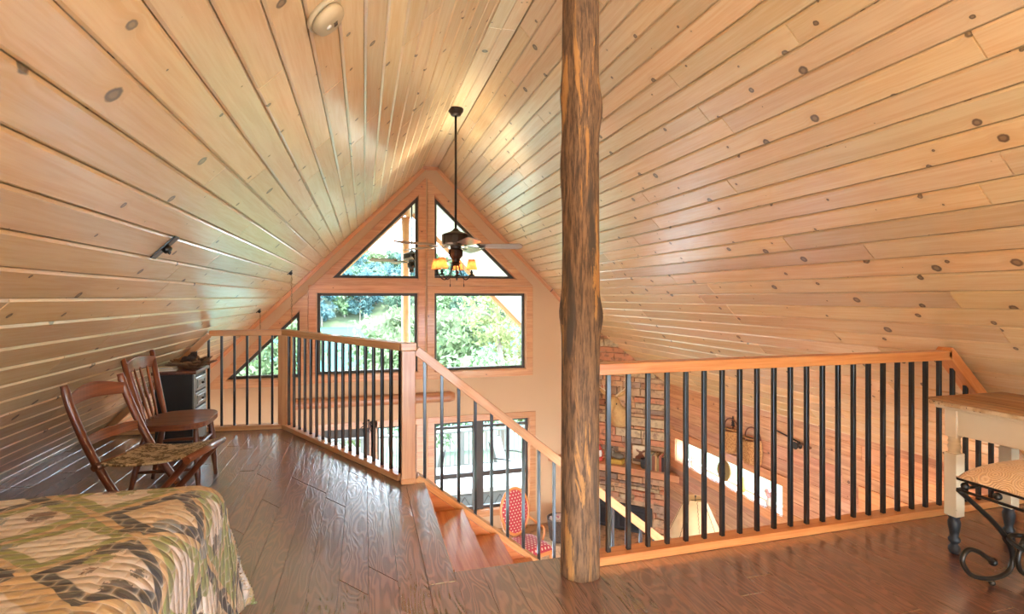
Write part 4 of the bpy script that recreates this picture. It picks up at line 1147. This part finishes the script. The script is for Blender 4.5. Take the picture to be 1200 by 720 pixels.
mb = MB(); mb.lathe([(.06, ZM + .17), (.06, ZM + .185), (.03, ZM + .22), (.035, ZM + .24), (.012, ZM + .255)], (c.x, c.y, 0), 20); sub(mb, 'cap', M['redp'], t)
mb = MB()
for sg in (-1, 1): mb.tube(curve([c + E_ * sg * .06 + V3((0, 0, ZM + .04)), c + E_ * sg * .085 + V3((0, 0, ZM + .11)), c + E_ * sg * .055 + V3((0, 0, ZM + .18))], 6), .006, 8)
mb.tube([c + E_ * .08 * cos(a) + V3((0, 0, ZM + .22 + .10 * sin(a))) for a in [i * pi / 12 for i in range(13)]], .003, 6); sub(mb, 'wire_guard', M['redp'], t)
t = thing('duck_decoy', 'carved duck decoy on the mantel right of the red lantern', 'duck decoy', D(.66, .2, ZM)); c = D(.66, .2, ZM + .115)
rot = Matrix.Rotation(math.atan2(E_.y, E_.x), 4, 'Z')
mb = MB(); mb.ball(c, .105, 20, sc=(1.0, .55, .48), mat=rot); mb.tube(curve([c + E_ * .06 + V3((0, 0, .02)), c + E_ * .085 + V3((0, 0, .06)), c + E_ * .09 + V3((0, 0, .085))], 4), [.035, .034, .032, .03, .03, .032, .034, .034, .03], 14); mb.ball(c + E_ * .095 + V3((0, 0, .092)), .036, sc=(1.2, .9, .9), mat=rot); sub(mb, 'duck_body', M['duck'], t)
mb = MB(); mb.ball(c + E_ * .145 + V3((0, 0, .085)), .02, sc=(1.4, .8, .4), mat=rot); sub(mb, 'bill', M['yellow'], t)
mb = MB(); dbox(mb, .57, .75, .13, .27, ZM + .001, ZM + .068); sub(mb, 'block_base', M['yellow'], t, bevel=.004)
t = thing('wall_plaque', 'cream plaque with a brown moose silhouette standing on the mantel', 'plaque', D(.34, .10, ZM))
sub(dbox(MB(), .205, .455, .09, .108, ZM + .002, ZM + .285), 'board', M['paper'], t, bevel=.003)
ms = [(-.085, .0), (-.08, .035), (-.045, .055), (-.025, .085), (-.035, .105), (-.06, .112), (-.075, .15), (-.062, .135), (-.055, .155), (-.045, .13), (-.03, .145), (-.028, .122), (.0, .12), (.028, .122), (.03, .145), (.045, .13), (.055, .155), (.062, .135), (.075, .15), (.06, .112), (.035, .105), (.022, .085), (.05, .05), (.085, .03), (.095, .0)]
mb = MB(); mb.prism(ms, lambda u, v, w: D(.33 - u, .108 + w, ZM + .085 + v), .003); sub(mb, 'moose_silhouette', M['moose'], t)
mb = MB(); dbox(mb, .21, .45, .108, .110, ZM + .04, ZM + .086); sub(mb, 'ground_band', M['duck'], t)
t = thing('pot', 'small dark pot on the mantel beside the books', 'pot', D(.245, .24, ZM)); c = D(.245, .24, 0)
mb = MB(); mb.lathe([(.035, ZM + .001), (.05, ZM + .03), (.052, ZM + .10), (.045, ZM + .125), (.052, ZM + .14), (.044, ZM + .14), (.04, ZM + .12), (.042, ZM + .05), (.0, ZM + .02)], (c.x, c.y, 0), 20); sub(mb, 'pot_body', M['blackleg'], t)
s = .165
for (w, h, mt_, lab) in ((.048, .235, 'greenbook', 'tall grey-green book at the left of the mantel row'), (.042, .215, 'brownbook', 'brown book second in the mantel row'), (.022, .225, 'tanbook', 'thin tan book third in the mantel row'), (.030, .20, 'olivebook', 'olive book fourth in the mantel row'), (.032, .235, 'redbook', 'rust book near the right end of the mantel row'), (.03, .21, 'cabinet', 'black book at the right end of the mantel row')):
    t = thing('book', lab, 'book', D(s - w / 2, .2, ZM), group='books in a row on the mantel')
    mb = MB(); dbox(mb, s - w, s - w + .003, .13, .285, ZM + .001, ZM + h); dbox(mb, s - .003, s, .13, .285, ZM + .001, ZM + h); dbox(mb, s - w, s, .285, .289, ZM + .001, ZM + h); sub(mb, 'cover', M[mt_], t)
    sub(dbox(MB(), s - w + .003, s - .003, .135, .284, ZM + .004, ZM + h - .006), 'pages', M['paper'], t)
    s -= w + .003

# ------------------------------------------------------------------ right wall below: things on the window ledge and on the wall
ZL = -1.076; XLg = XR + .075
t = thing('round_clock', 'round dark wooden clock leaning in the low right window', 'clock', (XLg, 5.77, ZL))
def rx(c): return Matrix.Translation(c) @ Matrix.Rotation(-pi / 2 + .12, 4, 'Y')
mb = MB(); mb.lathe([(.0, 0), (.125, 0), (.13, .012), (.12, .026), (.105, .022), (.0, .020)], n=32, mat=rx((XLg + .02, 5.77, ZL + .135))); sub(mb, 'clock_case', M['olivebook'], t)
mb = MB(); mb.bar((XLg - .012, 5.77, ZL + .13), (XLg - .02, 5.77, ZL + .20), .008, .004); mb.bar((XLg - .012, 5.77, ZL + .13), (XLg - .012, 5.72, ZL + .11), .008, .004); sub(mb, 'clock_hands', M['black'], t)
t = thing('figurine', 'yellow and brown owl figurine on the low window ledge', 'figurine', (XLg, 5.43, ZL))
mb = MB(); mb.lathe([(.035, ZL + .001), (.05, ZL + .03), (.052, ZL + .08), (.042, ZL + .11), (.045, ZL + .14), (.035, ZL + .168), (.0, ZL + .175)], (XLg, 5.43, 0), 20); sub(mb, 'owl_body', M['yellow'], t)
mb = MB(); [mb.ball((XLg - .038, 5.43 + d, ZL + .145), .013) for d in (-.018, .018)]; sub(mb, 'eyes', M['moose'], t)
M['pink'] = plain('pale_pink_glaze', srgb(222, 176, 176), .5)
t = thing('figurine', 'pink and white flower figurine on the low window ledge', 'figurine', (XLg, 4.95, ZL))
mb = MB(); mb.lathe([(.05, ZL + .001), (.06, ZL + .03), (.045, ZL + .08), (.05, ZL + .10)], (XLg, 4.95, 0), 18); sub(mb, 'vase', M['white'], t)
mb = MB()
for k in range(6): mb.ball((XLg + .035 * cos(k), 4.95 + .045 * sin(k * 1.05), ZL + .125 + .012 * (k % 3)), .032)
sub(mb, 'flowers', M['pink'], t)
for (y, h, lab) in ((6.60, .11, 'small white rabbit figurine at the far end of the ledge'), (6.43, .14, 'small white angel figurine second from the far end of the ledge')):
    t = thing('figurine', lab, 'figurine', (XLg, y, ZL))
    mb = MB(); mb.lathe([(.03, ZL + .001), (.034, ZL + .02), (.022, ZL + h * .6), (.012, ZL + h * .66), (.024, ZL + h * .8), (.02, ZL + h * .95), (.0, ZL + h)], (XLg, y, 0), 16); sub(mb, 'body', M['white'], t)
    mb = MB()
    for d in (-1, 1): mb.ball((XLg, y + d * .022, ZL + h * .75), .02, sc=(.5, .8, 1.4))
    sub(mb, 'ears' if h < .12 else 'wings', M['white'], t)
def creel(y, z, w, h, lab, arcs):
    t = thing('wicker_creel', lab, 'basket', (XR - .01, y, z))
    mb = MB()
    prof = [(.75, -.5), (.92, -.35), (1.0, 0), (.95, .30), (.86, .42)]
    n = 20
    vs = []; wv = []
    for (r, zz) in prof:
        for j in range(n + 1):
            a = pi * j / n; vs.append((XR - .012 - .12 * r * sin(a) * (1 + .03 * (j % 2)), y + w / 2 * r * cos(a), z + zz * h)); wv.append(vs[-1])
    fs = [(i * (n + 1) + j, i * (n + 1) + j + 1, (i + 1) * (n + 1) + j + 1, (i + 1) * (n + 1) + j) for i in range(len(prof) - 1) for j in range(n)]
    fs.append(tuple(range(n, -1, -1))); mb.add(vs, fs, wv, smooth=True); sub(mb, 'basket_body', M['wicker'], t)
    mb = MB(); zt = z + .42 * h
    mb.prism([(w / 2 * .9 * cos(pi * j / 16), .125 * .9 * sin(pi * j / 16)) for j in range(17)], lambda u, v, w_: (XR - .012 - v, y + u, zt + w_ + v * .25), .012); sub(mb, 'lid', M['wicker'], t)
    mb = MB(); mb.lathe([(.0, .0), (.045, .0), (.045, .004), (.0, .004)], n=16, mat=Matrix.Translation((XR - .075, y, zt + .028)) @ Matrix.Rotation(.245, 4, 'Y')); sub(mb, 'lid_opening', M['cabinet'], t)
    mb = MB(); mb.tube([(XR - .02, y + w * .42 * cos(a), zt + .02 + .12 * sin(a)) for a in [i * pi / 12 for i in range(13)]], .008, 8); sub(mb, 'strap', M['brownbook'], t)
creel(5.50, -.47, .30, .28, 'wicker fishing creel hung on the board wall, left of two', 1)
creel(5.13, -.50, .30, .30, 'wicker fishing creel hung on the board wall, right of two', 2)
mb = MB()
for k in range(4): mb.prism([(-.035 + .007 * k, 0), (.035 - .007 * k, 0), (0, .04)], lambda u, v, w: (XR - .006 - w, 5.48 + u, -.30 + .028 * k + v), .012)
mb.box(XR - .016, XR - .006, 5.475, 5.485, -.33, -.30)
tag(mb.build('tree_ornament', M['cabinet']), 'little dark pine tree ornament on the wall above the creels', 'ornament')
t = thing('fishing_rod', 'short fishing rod with a reel mounted on the board wall', 'fishing rod', (XR - .03, 4.5, -.21))
mb = MB(); mb.tube([(XR - .03, 4.80, -.17), (XR - .03, 4.36, -.235)], .008, 8); sub(mb, 'rod', M['bronze'], t)
mb = MB(); mb.tube([(XR - .03, 4.42, -.225), (XR - .03, 4.30, -.243)], .014, 10); sub(mb, 'grip', M['moose'], t)
mb = MB(); mb.lathe([(.035, -.03), (.04, -.028), (.02, -.02), (.02, .02), (.04, .028), (.035, .03)], n=18, mat=Matrix.Translation((XR - .06, 4.44, -.25)) @ Matrix.Rotation(pi / 2, 4, 'Y')); sub(mb, 'reel', M['iron'], t)

# ------------------------------------------------------------------ great room below: furniture
t = thing('floor_lamp', 'lit floor lamp with a laced cone shade below the right railing', 'lamp', (3.60, 5.2, ZF))
mb = MB(); mb.lathe([(.16, .002), (.165, .012), (.15, .025), (.03, .04), (.018, .06)], n=24); mb.build('lamp_base', M['bronze'], t)
mb = MB(); mb.tube([(0, 0, .05), (0, 0, 1.36)], .014, 12); mb.build('lamp_pole', M['bronze'], t)
mb = MB(); mb.lathe([(.30, 1.20), (.108, 1.62), (.104, 1.62), (.296, 1.20)], n=40); sh = mb.build('lamp_shade', M['lampshade'], t)
for k in range(8):
    a = k * pi / 4 + .35; mb = MB()
    P = []
    for i in range(23):
        s = i / 22; r = .303 - .194 * s; P.append((r * cos(a + .018 * (-1) ** i / (r / .2)), r * sin(a + .018 * (-1) ** i / (r / .2)), 1.20 + .42 * s))
    mb.tube(P, .0028, 6); mb.build('lacing', M['moose'], sh)
mb = MB(); mb.ball((0, 0, 1.43), .05); mb.build('bulb', M['bulb'], t)
mb = MB(); mb.tube([(0, 0, 1.36), (0, 0, 1.62)], .004, 8); mb.tube([(.105, 0, 1.60), (-.105, 0, 1.60)], .003, 6); mb.tube([(0, 0, 1.62), (0, 0, 1.65)], [.004, .012], 8); mb.build('harp', M['bronze'], t)

t = thing('parlor_chair', 'red dotted balloon-back parlor chair below the stairs', 'chair', (2.16, 7.02, ZF), rz=radians(18))
def oval(a, rx_=.235, rz_=.31, zc=.83): return V3((rx_ * cos(a) * (1 - .10 * max(0, -sin(a))), .22 + .10 * (sin(a) * .5 + .5), zc + rz_ * sin(a)))
mb = MB(); mb.tube([oval(a) for a in [i * 2 * pi / 48 for i in range(48)]], .021, 10, closed=True); mb.build('back_frame', M['stairw'], t)
mb = MB()
def pad(u, v):
    a = v * 2 * pi; p = oval(a, .222 * u, .297 * u); p.y = .22 + .10 * ((p.z - .83) / .31 * .5 + .5) - .035 * (1 - u ** 4) - .004; return p
mb.grid(pad, 10, 40, wfn=lambda u, v: (pad(u, v).x, pad(u, v).z, 0)); mb.build('back_pad', M['red'], t)
mb = MB(); mb.grid(lambda u, v: (lambda p: V3((p.x, .245 + .10 * ((p.z - .83) / .31 * .5 + .5), p.z)))(oval(v * 2 * pi, .222 * u, .297 * u)), 4, 40, wfn=lambda u, v: (u, v, 0)); mb.build('back_panel', M['red'], t)
def seatp(u, v):
    a, b = u * 2 - 1, v * 2 - 1; w = .27 - .04 * (b * .5 + .5)
    return V3((a * w, b * .26 - .03, .44 + .09 * ((1 - a ** 4) * (1 - b ** 4)) ** .5))
mb = MB(); mb.grid(seatp, 20, 20, wfn=lambda u, v: (u * .5, v * .5, 0)); mb.build('seat_cushion', M['red'], t)
mb = MB(); mb.box(-.265, .265, -.285, .23, .375, .442); mb.build('seat_apron', M['stairw'], t, bevel=.012)
for (x, y, dx, dy) in ((-.23, -.25, -.02, -.03), (.23, -.25, .02, -.03), (-.20, .20, -.02, .10), (.20, .20, .02, .10)):
    mb = MB(); mb.tube(curve([(x, y, .38), (x + dx * .9, y + dy * .5, .24), (x + dx * .4, y + dy * .7, .10), (x + dx, y + dy, .003)], 5), [.026 - .0009 * i for i in range(16)], 10); mb.build('leg', M['stairw'], t)
for sg in (-1, 1):
    mb = MB(); mb.tube(curve([(sg * .22, .26, .72), (sg * .27, .12, .66), (sg * .285, -.02, .64), (sg * .27, -.06, .56), (sg * .25, -.04, .44)], 5), .016, 10); mb.build('arm', M['stairw'], t)

t = thing('basket', 'dark wicker basket of patterned cloth on the hearth behind the log post', 'basket', (2.80, 7.42, ZF + .272))
mb = MB(); mb.lathe([(.12, .002), (.14, .03), (.175, .30), (.185, .33), (.17, .335), (.155, .30), (.125, .04), (.0, .03)], n=28, fn=lambda r, z, a: r * (1 + .012 * cos(a * 14 + z * 60))); mb.build('basket_body', M['darkwicker'], t)
M['pcloth'] = weave('patterned_cloth', [srgb(120, 96, 120), srgb(206, 176, 150), srgb(160, 80, 80), srgb(90, 100, 90)], 26)
mb = MB(); mb.grid(lambda u, v: V3((.155 * u * cos(v * 2 * pi), .155 * u * sin(v * 2 * pi), .30 + .07 * (1 - u ** 2) + .015 * sin(7 * u + 9 * v * 2 * pi / 3))), 8, 30); mb.build('folded_cloth', M['pcloth'], t)

# cedar log across the gable, iron flourish over the door
mb = MB(); n_ = 30
mb.tube([(-1.05 + 2.38 * i / n_, YG - .045, -.245) for i in range(n_ + 1)], [.075 + .006 * mnoise.noise(V3((i * .4, 0, 0))) - (.02 if i in (0, n_) else 0) for i in range(n_ + 1)], 20)
tag(mb.build('cedar_log', M['cedar']), 'long reddish cedar log fixed across the gable wall below the windows', 'log')
mb = MB(); c = V3((.065, YG - .022, -.635))
for sg in (-1, 1):
    for (r0, cx_, cz_) in ((.055, .06, -.03), (.035, .045, .045)):
        mb.tube([c + V3((sg * (cx_ + r0 * (1 - i / 34) * cos(i * .33)), 0, cz_ + r0 * (1 - i / 34) * sin(i * .33))) for i in range(28)], .0065, 6)
mb.tube([c + V3((0, 0, -.07)), c + V3((0, 0, .09))], .008, 8); mb.ball(c + V3((0, 0, .10)), .016)
tag(mb.build('iron_scroll', M['iron']), 'small scrolled iron ornament above the patio door head', 'ornament')

# ------------------------------------------------------------------ outdoors
t = thing('deck_railing', 'pale deck railing with thin balusters outside the lower windows', 'railing', (1.5, 12.2, ZD))
DRX0, DRX1 = -3.0, 4.2
sub(rbox(-4.5, 6.5, 12.14, 12.26, ZD + .90, ZD + .945), 'cap_rail', M['deckrail'], t, bevel=.004)
sub(rbox(-4.5, 6.5, 12.18, 12.22, ZD + .10, ZD + .16), 'lower_rail', M['deckrail'], t)
for x in (-4.4, -2.2, .0, 2.2, 4.4, 6.4): sub(rbox(x - .05, x + .05, 12.15, 12.25, ZD + .002, ZD + .90), 'railing_post', M['deckrail'], t)
for i in range(70):
    x = -2.15 + i * .11
    if min(abs(x - p) for p in (-2.2, 0, 2.2, 4.4)) > .06: sub(rbox(x - .012, x + .012, 12.188, 12.212, ZD + .16, ZD + .90), 'baluster', M['deckrail'], t)
mb = MB(); mb.tube([(.915, 12.25, ZD + .0), (.915, 12.25, RZ - .26)], .095, 16); tag(mb.build('porch_post', M['pine']), 'round timber porch post outside the left windows', 'post')
def patio_chair(loc, rz, lab):
    t = thing('patio_chair', lab, 'chair', loc, rz)
    mb = MB(); mb.box(-.27, .27, -.28, .26, .40, .50); mb.build('seat_cushion', M['white'], t, bevel=.035, seg=3)
    mb = MB(); mb.bar((0, .26, .48), (0, .40, .98), .50, .09, up=(0, -1, .3)); mb.build('back_cushion', M['deckrail'], t, bevel=.03, seg=3)
    for sg in (-1, 1):
        mb = MB(); mb.tube(curve([(sg * .30, -.30, .003), (sg * .31, -.27, .35), (sg * .33, -.25, .60), (sg * .33, .0, .66), (sg * .31, .30, .66)], 5), .014, 8); mb.tube([(sg * .30, .34, .003), (sg * .29, .30, .42), (sg * .28, .43, 1.0)], .014, 8); mb.tube([(sg * .29, -.28, .39), (sg * .29, .30, .39)], .012, 8); mb.build('side_frame', M['iron'], t)
    mb = MB(); mb.box(-.29, .29, -.28, .30, .375, .398); mb.build('seat_base', M['iron'], t)
    return t
patio_chair((1.05, 10.6, ZD), radians(-62), 'patio chair with white cushion seen through the left pane of the lower window')
patio_chair((3.05, 10.9, ZD), radians(55), 'patio chair with white cushion seen through the right pane of the lower window')
t = thing('spa_tub', 'low grey quilted outdoor tub with a pale cover just outside the lower window', 'spa', (2.0, 9.25, ZD))
mb = MB(); mb.box(-1.05, .95, -.62, .62, .002, .80); mb.build('tub_wall', M['spa'], t, bevel=.05, seg=3)
mb = MB(); mb.box(-1.08, .98, -.65, .65, .801, .87); mb.build('tub_cover', M['white'], t, bevel=.03, seg=3)
mb = MB()
for i in range(12):
    x = -1.0 + i * .2
    for dx in (.4, -.4):
        a, b = x, x + dx
        if -1.0 <= b <= .92: mb.bar((a, -.625, .1), (b, -.625, .74), .008, .008, up=(0, 1, 0))
mb.build('quilt_seams', M['spaseam'], t)

# ------------------------------------------------------------------ trees
def foliage(n, R, leaf, seed, clumps=40, squash=.8, inner=.35):
    rg = random.Random(seed); mb = MB(); cl = []
    for i in range(clumps):
        while True:
            p = V3((rg.uniform(-1, 1), rg.uniform(-1, 1), rg.uniform(-1, 1)))
            if inner < p.length < 1: break
        cl.append((V3((p.x * R, p.y * R, p.z * R * squash)), rg.uniform(.18, .36) * R))
    for i in range(n):
        c, r = cl[i % clumps]
        p = c + V3((rg.gauss(0, 1), rg.gauss(0, 1), rg.gauss(0, .8))) * r * .5
        d = V3((rg.gauss(0, 1), rg.gauss(0, 1), rg.gauss(0, .7))).normalized(); u = d.orthogonal().normalized(); w = d.cross(u)
        a = rg.uniform(0, 6.28); u, w = u * cos(a) + w * sin(a), w * cos(a) - u * sin(a); s = leaf * rg.uniform(.6, 1.3)
        mb.add([p - u * s, p + w * s * .45, p + u * s, p - w * s * .45], [(0, 1, 2, 3)], rnd=rg.random())
    return mb
def make_tree(loc, label, cz, R, leaf, n, mat, group=None, seed=1, trunk=.12, branches=7, squash=.8, clumps=40):
    t = thing('tree', label, 'tree', loc, group=group)
    rg = random.Random(seed + 50); mb = MB()
    top = cz + R * .4; tp = curve([(0, 0, -.3), (rg.uniform(-.1, .1) * R, 0, cz * .5), (rg.uniform(-.15, .15) * R, .05 * R, cz), (0, 0, top)], 6)
    mb.tube(tp, [trunk * (1 - .8 * i / len(tp)) for i in range(len(tp))], 10)
    for k in range(branches):
        a = rg.uniform(0, 6.28); p = tp[int(len(tp) * rg.uniform(.45, .9))]; e = p + V3((cos(a), sin(a), .5)) * R * rg.uniform(.5, .85)
        mb.tube([p, p.lerp(e, .5) + V3((0, 0, .05 * R)), e], [trunk * .4, trunk * .25, trunk * .08], 6)
    mb.build('trunk', M['trunk'], t)
    f_ = foliage(n, R, leaf, seed, clumps, squash); o = f_.build('foliage', M[mat], t, fixn=False); o.location = (0, 0, cz)
    return t
def gz(x, y): return hz(x, y) - .1
make_tree((2.75, 23, gz(2.75, 23)), 'leafy pale green tree filling the left of the large right window', 4.6, 2.6, .16, 8000, 'leaf', seed=3, clumps=60)
make_tree((1.35, 27, gz(1.35, 27)), 'pale green tree at the right edge of the large left window', 5.0, 2.2, .16, 5200, 'leaf', seed=5, clumps=45)
make_tree((5.15, 20, gz(5.15, 20)), 'slender tree with sparse yellow-green leaves at the right of the right window', 5.4, 1.5, .12, 1500, 'leafy', seed=8, trunk=.17, clumps=40)
make_tree((8.5, 24, gz(8.5, 24)), 'yellow-green tree behind the slender trunk at far right', 4.0, 2.6, .16, 4200, 'leafy', seed=9, clumps=50)
make_tree((-5.5, 30, gz(-5.5, 30)), 'green tree showing in the small left triangular window', 5.4, 3.0, .2, 5000, 'leaf', seed=11, clumps=50)
for (x, y, R, sd, lab) in ((3.9, 17, 1.5, 21, 'leafy bush at the foot of the right window view'), (6.0, 18.5, 1.7, 22, 'leafy bush below the slender tree on the slope'), (2.2, 19, 1.4, 23, 'leafy bush low in the middle of the window view'), (-1.2, 26, 1.6, 24, 'leafy bush on the slope below the left window')):
    make_tree((x, y, gz(x, y)), lab, 2.2 if x > 3 else 1.6, R, .11, 2600, 'leaf' if sd % 2 else 'leafy', seed=sd, trunk=.05, clumps=36)
protos = []
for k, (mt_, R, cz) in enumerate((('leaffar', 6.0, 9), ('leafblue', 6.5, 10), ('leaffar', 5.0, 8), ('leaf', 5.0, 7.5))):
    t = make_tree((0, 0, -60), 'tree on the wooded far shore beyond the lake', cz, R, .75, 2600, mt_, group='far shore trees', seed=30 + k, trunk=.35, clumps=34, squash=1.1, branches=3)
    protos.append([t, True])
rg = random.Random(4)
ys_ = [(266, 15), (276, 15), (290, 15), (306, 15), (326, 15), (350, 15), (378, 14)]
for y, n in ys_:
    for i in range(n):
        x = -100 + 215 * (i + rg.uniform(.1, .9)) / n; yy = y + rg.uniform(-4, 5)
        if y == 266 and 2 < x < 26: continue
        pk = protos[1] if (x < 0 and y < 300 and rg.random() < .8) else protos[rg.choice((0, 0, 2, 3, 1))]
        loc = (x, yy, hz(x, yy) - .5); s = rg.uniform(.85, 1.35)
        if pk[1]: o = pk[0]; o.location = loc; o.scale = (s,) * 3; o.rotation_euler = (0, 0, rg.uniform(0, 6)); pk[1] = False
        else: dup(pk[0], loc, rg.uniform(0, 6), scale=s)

def rebase(t, loc):
    loc = V3(loc)
    for c in kids(t): c.location = c.location - loc
    t.location = loc
for o in list(COL.objects):
    if o.name == 'loft_railing': rebase(o, (2.2, yr, 0))
    if o.name == 'loft_railing.001': rebase(o, (-.735, 5.545, 0))
    if o.name == 'staircase': rebase(o, (2.0, 3.0, ZF))
    if o.name == 'stair_railing': rebase(o, (2.0, 3.70, ZF))

# ------------------------------------------------------------------ light
def light(name, typ, loc, energy, color=(1, 1, 1), size=.1, rot=(0, 0, 0), **kw):
    l = bpy.data.lights.new(name, typ); l.energy = energy; l.color = color
    if typ == 'AREA': l.size = size
    elif typ == 'SUN': l.angle = size
    else: l.shadow_soft_size = size
    for k, v in kw.items(): setattr(l, k, v)
    o = bpy.data.objects.new(name, l); COL.objects.link(o); o.location = loc; o.rotation_euler = rot; return o
WARM = (1, .84, .66); NEUT = (1, .97, .94)
light('sun', 'SUN', (0, -20, 30), 9, (1, .98, .95), .03, (0, radians(25), radians(-60)))
for k, a in enumerate((20, 75, 160, 215)):
    light('fan_bulb', 'POINT', (FAN[0] + .195 * cos(radians(a)), FAN[1] + .195 * sin(radians(a)), FAN[2] - .225), 30, (1, .9, .76), .02)
light('floor_lamp_bulb', 'POINT', (3.60, 5.2, ZF + 1.43), 7, WARM, .05)
light('fill_uplight', 'AREA', (2.5, -.9, 1.5), 110, (1, .93, .84), .35, (pi, 0, 0), shape='DISK')  # unseen uplight added behind the camera, bounces fill off the ceiling
light('fill_uplight', 'AREA', (-.3, -1.3, 1.5), 60, NEUT, .35, (pi, 0, 0), shape='DISK')  # second added uplight, weaker and neutral, for the left side
light('left_fill', 'POINT', (-1.0, -1.1, .8), 40, NEUT, .25)  # unseen point light added to lift the low left slope
for (x, y) in ((.4, 1.2), (2.9, .8)):
    light('downstairs_fill', 'POINT', (x, y, -.65 if y < 2.4 else -1.0), 110 if y < 2.4 else 34, WARM, .15)  # unseen lights added under the loft to brighten the right wall and chimney
w = bpy.data.worlds.new('sky'); SC.world = w; w.use_nodes = True
nt = w.node_tree; nt.nodes.clear()
out = nt.nodes.new('ShaderNodeOutputWorld'); bg = nt.nodes.new('ShaderNodeBackground'); nt.links.new(bg.outputs[0], out.inputs[0])
tc = nt.nodes.new('ShaderNodeTexCoord'); sp = nt.nodes.new('ShaderNodeSeparateXYZ'); nt.links.new(tc.outputs['Generated'], sp.inputs[0])
rp = nt.nodes.new('ShaderNodeValToRGB'); nt.links.new(sp.outputs[2], rp.inputs[0])
rp.color_ramp.elements[0].position = 0; rp.color_ramp.elements[0].color = (.72, .86, 1, 1)
rp.color_ramp.elements[1].position = .7; rp.color_ramp.elements[1].color = (.52, .74, 1, 1)
nt.links.new(rp.outputs[0], bg.inputs[0]); bg.inputs[1].default_value = 17

# ------------------------------------------------------------------ camera
cam = bpy.data.cameras.new('camera'); co = bpy.data.objects.new('camera', cam); COL.objects.link(co)
co.location = (0, 0, 1.27); co.rotation_euler = (pi / 2, 0, -.2724)
cam.sensor_width = 36; cam.lens = 36 * 621.2 / 1200; cam.shift_y = -11.8 / 1200; cam.clip_start = .02; cam.clip_end = 2000
SC.camera = co
vs_ = SC.view_settings; vs_.view_transform = 'Standard'; vs_.look = 'None'; vs_.gamma = 1; vs_.exposure = .78; vs_.use_curve_mapping = False
